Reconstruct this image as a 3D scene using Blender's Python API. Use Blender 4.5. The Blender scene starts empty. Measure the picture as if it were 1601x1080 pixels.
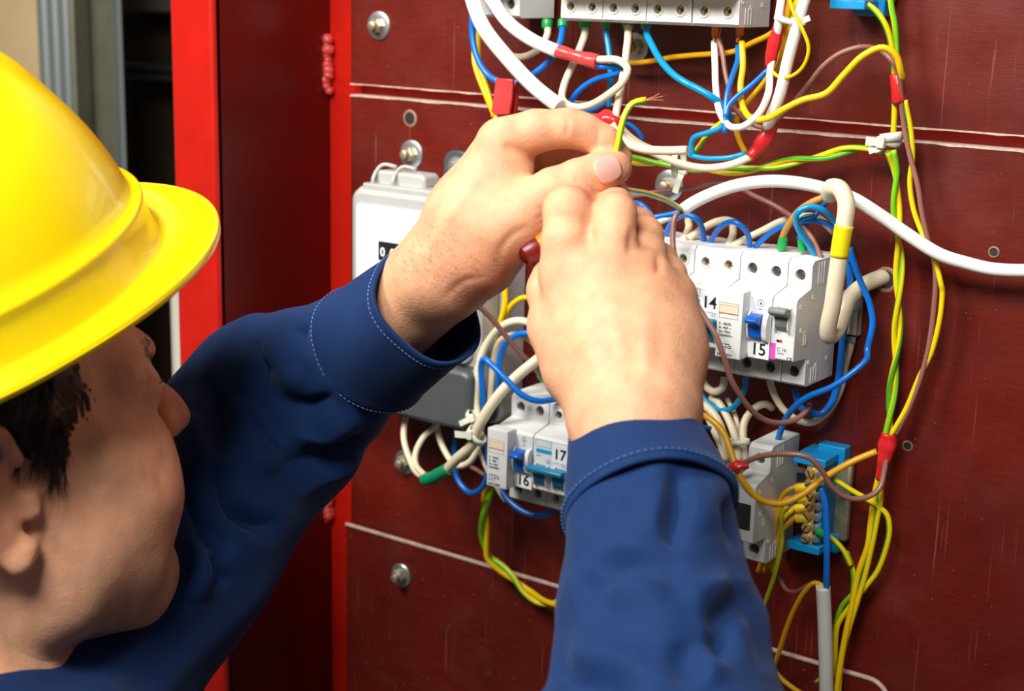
import bpy, bmesh, math, random
import numpy as np
from mathutils import Vector, Matrix
random.seed(7); RNG = np.random.default_rng(7)
scene = bpy.context.scene
COL = scene.collection

# ------------------------------------------------------------------ camera
# world: X along the switchboard, Y into it (board fronts at Y = 0), Z up, metres
F, CX, CY = 2400.0, 800.5, 540.0
_R = np.array([0.8095, -0.1548, -0.5664]); _U = np.array([0.024, 0.9725, -0.2313])
_R /= np.linalg.norm(_R); _U -= _R * (_U @ _R); _U /= np.linalg.norm(_U)
_N = np.cross(_R, _U)
CM = np.array([_R, _N, _U])                    # camera axes (right, up, forward) -> world
CAM = np.array([0.69, -0.966, 1.70])
cd_ = bpy.data.cameras.new('camera'); cam = bpy.data.objects.new('camera', cd_); COL.objects.link(cam)
_m = Matrix.Identity(4)
for i in range(3):
    _m[i][0] = CM[i][0]; _m[i][1] = CM[i][1]; _m[i][2] = -CM[i][2]; _m[i][3] = CAM[i]
cam.matrix_world = _m
cd_.sensor_fit = 'HORIZONTAL'; cd_.sensor_width = 36.0; cd_.lens = F / 1601.0 * 36.0
cd_.clip_start = 0.05; cd_.clip_end = 50
cd_.dof.use_dof = True; cd_.dof.focus_distance = 0.95; cd_.dof.aperture_fstop = 9.0
scene.camera = cam

# ------------------------------------------------------------------ light
world = bpy.data.worlds.new('world'); scene.world = world; world.use_nodes = True
world.node_tree.nodes['Background'].inputs[0].default_value = (1.0, 0.95, 0.9, 1)
world.node_tree.nodes['Background'].inputs[1].default_value = 0.085
def area_light(name, loc, target, size, power, color=(1, 1, 1)):
    l = bpy.data.lights.new(name, 'AREA'); l.shape = 'RECTANGLE'; l.size = size[0]; l.size_y = size[1]
    l.energy = power; l.color = color
    o = bpy.data.objects.new(name, l); COL.objects.link(o); o.location = loc
    o.rotation_euler = (Vector(target) - Vector(loc)).to_track_quat('-Z', 'Y').to_euler()
    return o
area_light('ceiling_softbox', (-0.32, -0.95, 2.40), (0.22, -0.1, 1.55), (0.40, 0.35), 15, (1.0, 0.96, 0.90))
area_light('right_fill_light', (0.46, -1.22, 2.48), (0.15, -0.2, 1.6), (0.55, 0.45), 21, (1.0, 0.97, 0.93))  # unseen soft fill lamp high on the right, not a window
scene.view_settings.view_transform = 'Standard'; scene.view_settings.look = 'None'
scene.view_settings.gamma = 1.0; scene.view_settings.use_curve_mapping = False
scene.view_settings.exposure = 0.38

# ------------------------------------------------------------------ helpers
def V(*a): return np.array(a, float)
def ray(px, py): return CM @ np.array([(px - CX) / F, -(py - CY) / F, 1.0])
def P(px, py, h=0.0):                          # point of the photo at a height h (mm) off the board
    d = ray(px, py); t = (-h * 0.001 - CAM[1]) / d[1]; return CAM + d * t
def Pz(px, py, z): return CAM + ray(px, py) * z   # point of the photo at a distance z (m)
def proj(w):
    c = (np.asarray(w) - CAM) @ CM
    return np.stack([CX + F * c[..., 0] / c[..., 2], CY - F * c[..., 1] / c[..., 2], c[..., 2]], -1)
def depth(w): return float(((np.asarray(w) - CAM) @ CM)[2])

def tag(o, label=None, cat=None, group=None, kind=None):
    if label: o['label'] = label
    if cat: o['category'] = cat
    if group: o['group'] = group
    if kind: o['kind'] = kind
    return o
def thing(name, label, cat, loc=(0, 0, 0), group=None):
    o = bpy.data.objects.new(name, None); COL.objects.link(o); o.location = loc; o.empty_display_size = 0.01
    return tag(o, label, cat, group)
def link(name, me, mat=None, parent=None, smooth=False):
    if mat is not None and not me.materials: me.materials.append(mat)
    o = bpy.data.objects.new(name, me); COL.objects.link(o)
    if parent is not None:
        o.parent = parent
        if parent.parent is None: o.location = -Vector(parent.location) if parent.get('_abs', 1) else (0, 0, 0)
        else: o.location = (0, 0, 0)
    if smooth and len(me.polygons): me.polygons.foreach_set('use_smooth', [True] * len(me.polygons))
    return o
def mesh_from(name, vs, fs):
    me = bpy.data.meshes.new(name); me.from_pydata([tuple(map(float, v)) for v in vs], [], [tuple(map(int, f)) for f in fs]); me.update(); return me
def from_bm(bm, name):
    me = bpy.data.meshes.new(name); bm.to_mesh(me); bm.free(); return me
def bevel(o, w, seg=2, ang=35):
    m = o.modifiers.new('bevel', 'BEVEL'); m.width = w; m.segments = seg; m.limit_method = 'ANGLE'; m.angle_limit = math.radians(ang)
    m.harden_normals = False
    o.data.polygons.foreach_set('use_smooth', [True] * len(o.data.polygons))
    try: o.data.set_sharp_from_angle(angle=math.radians(40))
    except Exception: pass
    return o
def box_bm(bm, lo, hi):
    c = [(lo[0] + hi[0]) / 2, (lo[1] + hi[1]) / 2, (lo[2] + hi[2]) / 2]
    r = bmesh.ops.create_cube(bm, size=1)
    for v in r['verts']:
        v.co = Vector((v.co.x * (hi[0] - lo[0]) + c[0], v.co.y * (hi[1] - lo[1]) + c[1], v.co.z * (hi[2] - lo[2]) + c[2]))
    return r['verts']
def box(name, lo, hi, mat, parent=None, bev=0.0, seg=2):
    bm = bmesh.new(); box_bm(bm, lo, hi); o = link(name, from_bm(bm, name), mat, parent)
    if bev: bevel(o, bev, seg)
    return o
def frame_axes(d):
    d = d / np.linalg.norm(d); a = V(0, 0, 1) if abs(d[2]) < 0.9 else V(1, 0, 0)
    u = np.cross(d, a); u /= np.linalg.norm(u); return u, np.cross(d, u)
def lathe(name, c, axis, prof, mat, parent=None, n=20, smooth=True, capa=True):
    """prof: list of (distance along the axis, radius)"""
    axis = np.asarray(axis, float); axis /= np.linalg.norm(axis); u, v = frame_axes(axis); vs = []; fs = []
    for (t, r) in prof:
        for k in range(n):
            a = 2 * math.pi * k / n; vs.append(np.asarray(c) + axis * t + (u * math.cos(a) + v * math.sin(a)) * r)
    for j in range(len(prof) - 1):
        for k in range(n):
            a, b = j * n + k, j * n + (k + 1) % n; fs.append((a, b, b + n, a + n))
    if capa:
        fs.append(tuple(range(n))[::-1]); fs.append(tuple(range((len(prof) - 1) * n, len(prof) * n)))
    me = mesh_from(name, vs, fs); o = link(name, me, mat, parent, smooth)
    try: me.set_sharp_from_angle(angle=math.radians(38))
    except Exception: pass
    return o
def catmull(pts, step=0.0025, closed=False):
    p = np.asarray(pts, float)
    if len(p) == 2: p = np.array([p[0], (p[0] + p[1]) / 2, p[1]])
    q = np.vstack([2 * p[0] - p[1], p, 2 * p[-1] - p[-2]]); out = []
    for i in range(1, len(q) - 2):
        p0, p1, p2, p3 = q[i - 1:i + 3]
        t0 = 0.0; t1 = t0 + max(np.linalg.norm(p1 - p0), 1e-6) ** .5; t2 = t1 + max(np.linalg.norm(p2 - p1), 1e-6) ** .5; t3 = t2 + max(np.linalg.norm(p3 - p2), 1e-6) ** .5
        n = max(3, int(np.linalg.norm(p2 - p1) / step))
        for t in np.linspace(t1, t2, n, endpoint=False):
            A1 = (t1 - t) / (t1 - t0) * p0 + (t - t0) / (t1 - t0) * p1
            A2 = (t2 - t) / (t2 - t1) * p1 + (t - t1) / (t2 - t1) * p2
            A3 = (t3 - t) / (t3 - t2) * p2 + (t - t2) / (t3 - t2) * p3
            B1 = (t2 - t) / (t2 - t0) * A1 + (t - t0) / (t2 - t0) * A2
            B2 = (t3 - t) / (t3 - t1) * A2 + (t - t1) / (t3 - t1) * A3
            out.append((t2 - t) / (t2 - t1) * B1 + (t - t1) / (t2 - t1) * B2)
    out.append(p[-1]); return np.array(out)
def tube_mesh(name, path, rad, n=12, caps=True, twist=0.0, phase=0.0):
    path = np.asarray(path); m = len(path); rad = np.full(m, rad) if np.isscalar(rad) else np.asarray(rad)
    T = np.gradient(path, axis=0); T /= np.linalg.norm(T, axis=1)[:, None] + 1e-12
    u, _ = frame_axes(T[0]); vs = []; L = 0; fs = []; uv = []
    ln = np.concatenate([[0], np.cumsum(np.linalg.norm(np.diff(path, axis=0), axis=1))])
    for i in range(m):
        u = u - T[i] * (u @ T[i]); u /= np.linalg.norm(u); w = np.cross(T[i], u)
        for k in range(n):
            a = 2 * math.pi * k / n + phase + twist * ln[i]
            vs.append(path[i] + (u * math.cos(a) + w * math.sin(a)) * rad[i])
    for i in range(m - 1):
        for k in range(n):
            a, b = i * n + k, i * n + (k + 1) % n
            fs.append((a, b, b + n, a + n)); uv += [(k / n, ln[i]), ((k + 1) / n, ln[i]), ((k + 1) / n, ln[i + 1]), (k / n, ln[i + 1])]
    if caps:
        fs.append(tuple(range(n))[::-1]); fs.append(tuple(range((m - 1) * n, m * n))); uv += [(0.25, 0)] * (2 * n)
    me = mesh_from(name, vs, fs); l = me.uv_layers.new(name='UVMap')
    l.data.foreach_set('uv', np.array(uv, dtype=np.float32).ravel())
    me.polygons.foreach_set('use_smooth', [True] * len(me.polygons))
    if caps:
        s = [True] * len(me.polygons); s[-1] = s[-2] = False; me.polygons.foreach_set('use_smooth', s)
    return me

# ------------------------------------------------------------------ materials
def srgb(r, g, b):
    f = lambda c: (c / 255 / 12.92) if c / 255 <= 0.04045 else ((c / 255 + 0.055) / 1.055) ** 2.4
    return (f(r), f(g), f(b), 1)
def mat(name, col, rough=0.45, metal=0.0, spec=0.5, var=0.0, vscale=60, bump=0.0, bscale=400, coat=0.0, sss=0.0, trans=0.0, alpha=1.0, stretch=None, var_col=None):
    m = bpy.data.materials.new(name); m.use_nodes = True; nt = m.node_tree; b = nt.nodes['Principled BSDF']
    b.inputs['Base Color'].default_value = col; b.inputs['Roughness'].default_value = rough; b.inputs['Metallic'].default_value = metal
    b.inputs['Specular IOR Level'].default_value = spec; b.inputs['Coat Weight'].default_value = coat
    b.inputs['Transmission Weight'].default_value = trans; b.inputs['Alpha'].default_value = alpha
    if sss:
        b.inputs['Subsurface Weight'].default_value = sss; b.inputs['Subsurface Radius'].default_value = (1.0, 0.35, 0.2); b.inputs['Subsurface Scale'].default_value = 0.004
    tc = nt.nodes.new('ShaderNodeTexCoord'); src = tc.outputs['Object']
    if stretch:
        mp = nt.nodes.new('ShaderNodeMapping'); mp.inputs['Scale'].default_value = stretch; nt.links.new(src, mp.inputs[0]); src = mp.outputs[0]
    if var:
        n = nt.nodes.new('ShaderNodeTexNoise'); n.inputs['Scale'].default_value = vscale; n.inputs['Detail'].default_value = 5; nt.links.new(src, n.inputs['Vector'])
        mx = nt.nodes.new('ShaderNodeMix'); mx.data_type = 'RGBA'
        r = nt.nodes.new('ShaderNodeMapRange'); r.inputs[1].default_value = 0.3; r.inputs[2].default_value = 0.7; nt.links.new(n.outputs[0], r.inputs[0])
        nt.links.new(r.outputs[0], mx.inputs[0]); mx.inputs[6].default_value = col
        vc = var_col or tuple(min(1, c * (1 + var)) for c in col[:3]) + (1,)
        if not var_col: mx.inputs[6].default_value = tuple(c * (1 - var) for c in col[:3]) + (1,)
        mx.inputs[7].default_value = vc; nt.links.new(mx.outputs[2], b.inputs['Base Color'])
    if bump:
        n2 = nt.nodes.new('ShaderNodeTexNoise'); n2.inputs['Scale'].default_value = bscale; n2.inputs['Detail'].default_value = 4; nt.links.new(src, n2.inputs['Vector'])
        bp = nt.nodes.new('ShaderNodeBump'); bp.inputs['Strength'].default_value = bump; bp.inputs['Distance'].default_value = 0.001
        nt.links.new(n2.outputs[0], bp.inputs['Height']); nt.links.new(bp.outputs[0], b.inputs['Normal'])
    return m
M = {}
M['white'] = mat('white_insulation', srgb(238, 236, 230), 0.38, var=0.04, vscale=40)
M['beige'] = mat('beige_insulation', srgb(226, 213, 182), 0.42, var=0.06, vscale=50)
M['greycable'] = mat('pale_grey_sheath', srgb(205, 207, 200), 0.42, var=0.04)
M['blue'] = mat('blue_insulation', srgb(0, 108, 205), 0.28, var=0.05)
M['cyan'] = mat('light_blue_insulation', srgb(0, 142, 200), 0.28, var=0.05)
M['yellow'] = mat('yellow_insulation', srgb(238, 196, 8), 0.3, var=0.05)
M['ochre'] = mat('ochre_insulation', srgb(218, 160, 12), 0.32, var=0.05)
M['brown'] = mat('brown_insulation', srgb(146, 98, 86), 0.34, var=0.05)
M['orangewire'] = mat('orange_brown_insulation', srgb(196, 134, 60), 0.34, var=0.05)
M['green'] = mat('green_plastic', srgb(12, 158, 74), 0.35)
M['greentape'] = mat('green_tape', srgb(10, 140, 96), 0.3, bump=0.3, bscale=150)
M['redtape'] = mat('red_tape', srgb(212, 38, 40), 0.26, var=0.12, vscale=60, bump=0.5, bscale=120)
M['pinktape'] = mat('thin_red_tape', srgb(206, 66, 66), 0.25, var=0.15, vscale=50, bump=0.5, bscale=110)
M['yellowtape'] = mat('yellow_tape', srgb(240, 214, 20), 0.3)
M['orange'] = mat('orange_plastic', srgb(238, 140, 20), 0.35)
M['yferr'] = mat('yellow_plastic', srgb(246, 210, 10), 0.35)
M['copper'] = mat('copper', srgb(214, 132, 92), 0.32, metal=0.9)
M['brass'] = mat('brass', srgb(220, 190, 120), 0.34, metal=0.6, var=0.15, vscale=300)
M['steel'] = mat('zinc_steel', srgb(196, 200, 205), 0.34, metal=0.85, var=0.1, vscale=120)
M['oldzinc'] = mat('yellowed_zinc', srgb(190, 180, 150), 0.4, metal=0.7, var=0.2, vscale=200)
M['tie'] = mat('nylon_tie', srgb(222, 224, 204), 0.4, sss=0.1)
M['dev'] = mat('breaker_plastic', srgb(226, 228, 226), 0.42, var=0.03, vscale=80, bump=0.05, bscale=2500)
M['dev2'] = mat('breaker_grey_plastic', srgb(205, 208, 206), 0.45, var=0.03, vscale=80)
M['dark'] = mat('dark_hole', srgb(40, 38, 36), 0.6)
M['sticker'] = mat('white_sticker', srgb(248, 248, 250), 0.4)
M['ink'] = mat('black_ink', srgb(28, 28, 34), 0.5)
M['greyink'] = mat('grey_ink', srgb(120, 122, 128), 0.5)
M['cyanink'] = mat('cyan_ink', srgb(20, 160, 214), 0.45)
M['peach'] = mat('peach_print', srgb(236, 214, 190), 0.45)
M['magenta'] = mat('magenta_ink', srgb(232, 80, 196), 0.45)
M['teal'] = mat('teal_plastic', srgb(16, 128, 168), 0.34)
M['bluelever'] = mat('blue_lever_plastic', srgb(6, 92, 190), 0.32)
M['greylever'] = mat('grey_lever_plastic', srgb(128, 134, 130), 0.4)
M['bluebar'] = mat('blue_holder_plastic', srgb(14, 138, 200), 0.38)
M['meter'] = mat('meter_grey', srgb(182, 182, 178), 0.35, var=0.04)
M['meterdark'] = mat('meter_cover_grey', srgb(74, 78, 80), 0.38, var=0.05)
M['meterwhite'] = mat('meter_faceplate', srgb(246, 247, 250), 0.4)
M['tie2'] = M['tie']
def earth_mat(name, a, b, w=0.3):
    m = mat(name, a, 0.3); nt = m.node_tree; bs = nt.nodes['Principled BSDF']
    uv = nt.nodes.new('ShaderNodeUVMap'); sp = nt.nodes.new('ShaderNodeSeparateXYZ'); nt.links.new(uv.outputs[0], sp.inputs[0])
    mt = nt.nodes.new('ShaderNodeMath'); mt.operation = 'LESS_THAN'; mt.inputs[1].default_value = w; nt.links.new(sp.outputs[0], mt.inputs[0])
    mx = nt.nodes.new('ShaderNodeMix'); mx.data_type = 'RGBA'; mx.inputs[6].default_value = a; mx.inputs[7].default_value = b
    nt.links.new(mt.outputs[0], mx.inputs[0]); nt.links.new(mx.outputs[2], bs.inputs['Base Color']); return m
M['earth'] = earth_mat('earth_yellow_green', srgb(236, 206, 16), srgb(84, 176, 40), 0.32)
M['earthg'] = earth_mat('earth_green_yellow', srgb(120, 196, 30), srgb(232, 214, 20), 0.36)
M['earthd'] = earth_mat('earth_dark_green', srgb(34, 120, 56), srgb(170, 170, 30), 0.3)
# ------------------------------------------------------------------ boards, frame and background
def board_mat(name, base):
    m = bpy.data.materials.new(name); m.use_nodes = True; nt = m.node_tree; b = nt.nodes['Principled BSDF']
    tc = nt.nodes.new('ShaderNodeTexCoord')
    def noise(scale, st, det=4):
        mp = nt.nodes.new('ShaderNodeMapping'); mp.inputs['Scale'].default_value = st; nt.links.new(tc.outputs['Object'], mp.inputs[0])
        n = nt.nodes.new('ShaderNodeTexNoise'); n.inputs['Scale'].default_value = scale; n.inputs['Detail'].default_value = det; nt.links.new(mp.outputs[0], n.inputs['Vector']); return n.outputs[0]
    def rng(s, a, c, lo=0, hi=1):
        r = nt.nodes.new('ShaderNodeMapRange'); r.inputs[1].default_value = a; r.inputs[2].default_value = c; r.inputs[3].default_value = lo; r.inputs[4].default_value = hi; nt.links.new(s, r.inputs[0]); return r.outputs[0]
    def mix(f, A, B):
        x = nt.nodes.new('ShaderNodeMix'); x.data_type = 'RGBA'; nt.links.new(f, x.inputs[0])
        for i, c in ((6, A), (7, B)):
            if isinstance(c, tuple): x.inputs[i].default_value = c
            else: nt.links.new(c, x.inputs[i])
        return x.outputs[2]
    c = mix(rng(noise(9, (1, 1, 1)), 0.35, 0.7), base, tuple(v * 1.55 for v in base[:3]) + (1,))
    c = mix(rng(noise(260, (0.25, 1, 1.6)), 0.42, 0.62, 0, 0.3), c, tuple(v * 0.55 for v in base[:3]) + (1,))
    c = mix(rng(noise(500, (1, 1, 0.02), 2), 0.665, 0.74, 0, 0.35), c, srgb(170, 105, 92))         # fine vertical scratches
    c = mix(rng(noise(420, (1, 1, 1), 1), 0.74, 0.80, 0, 0.5), c, srgb(190, 130, 120))           # pale specks
    c = mix(rng(noise(14, (1, 1, 1.4)), 0.6, 0.85, 0, 0.22), c, srgb(150, 84, 70))              # dusty scuffs
    nt.links.new(c, b.inputs['Base Color'])
    nt.links.new(rng(noise(22, (1, 1, 1)), 0.3, 0.7, 0.3, 0.5), b.inputs['Roughness'])
    bp = nt.nodes.new('ShaderNodeBump'); bp.inputs['Strength'].default_value = 0.18; bp.inputs['Distance'].default_value = 0.0006
    nt.links.new(noise(700, (0.3, 1, 1.5)), bp.inputs['Height']); nt.links.new(bp.outputs[0], b.inputs['Normal'])
    return m
M['board'] = board_mat('red_brown_laminate', srgb(90, 20, 11))
M['edge'] = mat('pale_cut_edge', srgb(200, 172, 158), 0.6, var=0.25, vscale=220)
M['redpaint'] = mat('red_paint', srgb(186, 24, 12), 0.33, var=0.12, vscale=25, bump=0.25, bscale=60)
M['weld'] = mat('painted_weld', srgb(206, 70, 66), 0.35, var=0.3, vscale=220)

M['webred'] = mat('dark_red_web', srgb(92, 9, 5), 0.35, var=0.3, vscale=7, bump=0.2, bscale=50)  # side web: darker red than the flanges
M['rim'] = mat('worn_hole_rim', srgb(150, 112, 92), 0.6, var=0.35, vscale=500)
XL = -0.173
def board(name, lo, hi, label, edge_z=None):
    r = thing(name, label, 'board', ((lo[0] + hi[0]) / 2, hi[1], lo[2]))
    bevel(box('plate', lo, hi, M['board'], r), 0.0012, 2)
    return r
b1 = board('mounting_board', (XL, 0, 1.613), (0.75, 0.012, 2.05), 'red-brown laminate board across the top, above the red gap')
b2 = board('mounting_board', (XL, 0, 1.05), (0.75, 0.012, 1.6042), 'large red-brown laminate board carrying the meter and the lower breaker rows')
b3 = thing('cover_plate', 'dark red-brown plate with a pale rim along the bottom', 'board', (0.08, 0, 1.0))
# pale raw edges of the boards
def edge_strip(parent, x0, x1, z, y0, y1, t, jag):
    n = 90; vs = []; fs = []
    for i in range(n + 1):
        x = x0 + (x1 - x0) * i / n; j = jag * RNG.random()
        vs += [(x, y0, z - t * (0.5 + 0.5 * RNG.random()) - j), (x, y0, z), (x, y1, z), (x, y1, z - t)]
    for i in range(n):
        a = i * 4
        for k in range(4): fs.append((a + k, a + (k + 1) % 4, a + 4 + (k + 1) % 4, a + 4 + k))
    fs += [(0, 1, 2, 3), (4 * n + 3, 4 * n + 2, 4 * n + 1, 4 * n)]
    me = mesh_from('raw_edge', vs, fs); bm = bmesh.new(); bm.from_mesh(me); bmesh.ops.recalc_face_normals(bm, faces=bm.faces); bm.to_mesh(me); bm.free()
    return link('raw_edge', me, M['edge'], parent)
edge_strip(b2, XL, 0.75, 1.6046, -0.0006, 0.0124, 0.0014, 0.0006)
edge_strip(b1, XL, 0.75, 1.6138, -0.0006, 0.0124, 0.0012, 0.0005)
# cover plate with a rounded top right corner
_pts = [(XL, 0.95), (XL, 1.2285)]
for k in range(9):
    a = math.pi / 2 * k / 8; _pts.append((0.318 + 0.016 * math.sin(a), 1.2125 + 0.016 * math.cos(a)))
_pts.append((0.334, 0.95))
def prism(name, pts, y0, y1, m, parent=None, bev=0.0):
    bm = bmesh.new(); f = bm.faces.new([bm.verts.new((x, y1, z)) for x, z in pts]); g = bmesh.ops.extrude_face_region(bm, geom=[f])
    for v in [e for e in g['geom'] if isinstance(e, bmesh.types.BMVert)]: v.co.y = y0
    bmesh.ops.recalc_face_normals(bm, faces=bm.faces); o = link(name, from_bm(bm, name), m, parent)
    if bev: bevel(o, bev)
    return o
prism('plate', _pts, -0.006, -0.0002, M['board'], b3, 0.0008)
_rim = [V(x, -0.0056, z + 0.0003) for x, z in _pts[1:-1]] + [V(0.3343, -0.0056, 1.16)]
link('raw_edge', tube_mesh('raw_edge', np.array(_rim), 0.0019, 6), M['edge'], b3)

def bolt(parent, px, py, h0=0.0, rw=0.0115, rn=0.0062, tilt=0.0, m2='oldzinc'):
    c = P(px, py, h0 * 1000)
    o = lathe('washer', c, (0, -1, 0), [(0, rw), (0.0012, rw), (0.0018, rw * 0.93), (0.0018, rw * 0.5)], M['steel'], parent, 28)
    lathe('bolt', c, (tilt, -1, -tilt * 0.4), [(0.0015, rn), (0.006, rn), (0.0065, rn * 0.9)], M[m2], parent, 6, False)
    lathe('bolt_end', c, (tilt, -1, -tilt * 0.4), [(0.006, rn * 0.62), (0.0105, rn * 0.6), (0.0112, rn * 0.45)], M[m2], parent, 14)
bolt(b1, 593, 40); bolt(b2, 644, 241, tilt=-0.1); bolt(b3, 628, 899, 0.006, 0.0105); bolt(b1, 995, 73, rw=0.0105)
bolt(b2, 1047, 290, rw=0.0115); bolt(b2, 634, 722, rw=0.0105)
def screw_hole(parent, px, py, r=0.0035, hgt=0.0, lip=0.0012):
    c = P(px, py, hgt)
    lathe('hole_rim', c, (0, -1, 0), [(0.0, r * 1.38), (0.0006, r * 1.25), (0.0007, r), (0.0002, r * 0.95)], M['rim'], parent, 18, capa=False)
    lathe('hole', c, (0, -1, 0), [(0.0001, r), (0.0003, r * 0.98)], M['dark'], parent, 18)
screw_hole(b2, 641, 185, 0.0052); screw_hole(b2, 1419, 697, 0.0028); screw_hole(b2, 1554, 394, 0.0028); screw_hole(b2, 1385, 437, 0.0064)

# red steel frame: jamb with a front flange, back flange and cross bars
fr = thing('cabinet_post', 'red painted steel cabinet post left of the boards', 'post', (-0.22, 0.0, 0.9))
XJ = -0.2078; YJ = -0.121
box('back_flange', (XJ, 0.0125, 0.6), (-0.12, 0.018, 2.3), M['redpaint'], fr, 0.001)
box('side_web', (XJ - 0.004, YJ + 0.004, 0.6), (XJ, 0.0182, 2.3), M['webred'], fr, 0.001)
XF = float(P(277, 500, 121)[0])
bevel(box('front_flange', (XF, YJ, 0.6), (XJ, YJ + 0.012, 2.3), M['redpaint'], fr), 0.004, 4)
box('cross_bar', (XJ, 0.0128, 1.57), (0.8, 0.02, 1.65), M['redpaint'], fr)
box('cross_bar', (XJ, 0.0128, 1.20), (0.8, 0.02, 1.26), M['redpaint'], fr)
def weld(px, py0, py1, n):
    bm = bmesh.new()
    for i in range(n):
        c = P(px + RNG.normal() * 2, py0 + (py1 - py0) * i / (n - 1), -8)
        r = bmesh.ops.create_icosphere(bm, subdivisions=2, radius=0.0035 + 0.0025 * RNG.random(), matrix=Matrix.Translation(Vector(c)))
        for v in r['verts']: v.co += Vector(RNG.normal(size=3) * 0.0003)
    link('weld_bead', from_bm(bm, 'weld_bead'), M['weld'], fr, True)
weld(513, 62, 142, 11); weld(513, 772, 812, 7)

# room behind: dark wall, drywall sheet, galvanised stud, shelf rails, pipe
wb = box('wall_back', (-3.2, 1.2, -0.01), (1.2, 1.25, 3.0), mat('dark_brown_wall', srgb(36, 30, 22), 0.8, var=0.2, vscale=4)); tag(wb, kind='structure')
fl = box('floor', (-3.2, -3.5, -0.02), (1.6, 1.25, 0.0), mat('concrete_floor', srgb(96, 90, 84), 0.8, var=0.15, vscale=6)); tag(fl, kind='structure')
ZB = 1.75
def Xat(px, z, py=60): return Pz(px, py, z)
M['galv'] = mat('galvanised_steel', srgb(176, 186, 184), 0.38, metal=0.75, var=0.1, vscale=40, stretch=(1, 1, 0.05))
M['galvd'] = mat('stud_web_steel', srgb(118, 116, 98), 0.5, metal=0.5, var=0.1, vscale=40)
M['drywall'] = mat('beige_drywall', srgb(196, 170, 128), 0.8, var=0.06, vscale=12)
# local frame facing the camera side: stud runs vertically at about ZB metres from the camera
o = Pz(130, 100, ZB); YS = float(o[1])
def xs(px, y=YS): # X of the photo column px on the plane Y = y at about head height
    d = ray(px, 80); return float((CAM + d * ((y - CAM[1]) / d[1]))[0])
st = thing('steel_stud', 'galvanised ribbed steel stud standing behind the yellow hard hat', 'stud', (xs(90), YS, 0.0))
def rib_profile(x0, x1, y, n, amp):
    pts = [(x0, y)]
    for i in range(n):
        a = x0 + (x1 - x0) * (i + 0.3) / n; b = x0 + (x1 - x0) * (i + 0.7) / n
        pts += [(a, y - amp), (b, y - amp), (x0 + (x1 - x0) * (i + 0.95) / n, y)]
    return pts
def sheet(name, pts, z0, z1, m, parent, th=0.0012):
    vs = [(x, y, z0) for x, y in pts] + [(x, y, z1) for x, y in pts]; n = len(pts)
    me = mesh_from(name, vs, [(i, i + 1, n + i + 1, n + i) for i in range(n - 1)]); ob = link(name, me, m, parent)
    s = ob.modifiers.new('thick', 'SOLIDIFY'); s.thickness = th; s.offset = 0; return ob
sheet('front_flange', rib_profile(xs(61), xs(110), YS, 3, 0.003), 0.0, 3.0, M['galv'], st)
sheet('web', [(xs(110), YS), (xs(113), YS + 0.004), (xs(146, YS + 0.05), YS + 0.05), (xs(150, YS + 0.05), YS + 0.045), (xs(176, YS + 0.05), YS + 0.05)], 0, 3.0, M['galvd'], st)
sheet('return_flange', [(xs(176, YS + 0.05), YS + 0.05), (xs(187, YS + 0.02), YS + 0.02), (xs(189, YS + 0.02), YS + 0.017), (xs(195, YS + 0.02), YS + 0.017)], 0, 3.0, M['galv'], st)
bm = bmesh.new()
for r in range(40):
    for c in range(6):
        t = 0.12 + 0.76 * c / 5; x = xs(113) * (1 - t) + xs(146, YS + 0.05) * t; y = YS + 0.004 + 0.046 * t
        bmesh.ops.create_icosphere(bm, subdivisions=1, radius=0.0011, matrix=Matrix.Translation((x - 0.0004, y - 0.0006, 2.02 - 0.0082 * r - 0.0)))
dm = link('dimple_field', from_bm(bm, 'dimple_field'), M['galv'], st); dm['kind'] = 'stuff'
dw = box('wall_left', (-3.0, YS + 0.004, 0), (xs(66), YS + 0.017, 3.0), M['drywall']); tag(dw, kind='structure')
YK = YS + 0.28
rk = thing('shelf_rack', 'dark shelf rack with black rails in the gap behind the red frame', 'rack', (xs(235, YK), YK, 1.0))
M['blackmetal'] = mat('black_metal', srgb(84, 88, 86), 0.4, metal=0.3); M['palegrey'] = mat('grey_board', srgb(120, 118, 108), 0.7)
def rail(py0, py1, m, name, d=0.03):
    z0 = float((CAM + ray(235, py1) * ((YK - CAM[1]) / ray(235, py1)[1]))[2]); z1 = float((CAM + ray(235, py0) * ((YK - CAM[1]) / ray(235, py0)[1]))[2])
    box(name, (xs(150, YK), YK, z0), (xs(420, YK), YK + d, z1), m, rk, 0.003)
rail(-90, 19, M['palegrey'], 'shelf_board'); rail(100, 112, M['blackmetal'], 'rail'); rail(116, 126, M['blackmetal'], 'rail')
box('back_panel', (xs(150, YK), YK + 0.06, 0.4), (xs(480, YK), YK + 0.07, 2.4), mat('dark_back_panel', srgb(78, 64, 42), 0.8, var=0.2, vscale=8), rk)
pp = Pz(277, 410, 1.6)
cp = link('conduit_pipe', tube_mesh('conduit_pipe', np.array([[pp[0], pp[1], 0.0], [pp[0], pp[1], 0.8], [pp[0], pp[1], pp[2] + 0.03]]), 0.008, 14), mat('pale_pipe', srgb(176, 172, 158), 0.5))
tag(cp, 'thin pale grey pipe in the dark gap between the face and red frame', 'pipe')
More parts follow.
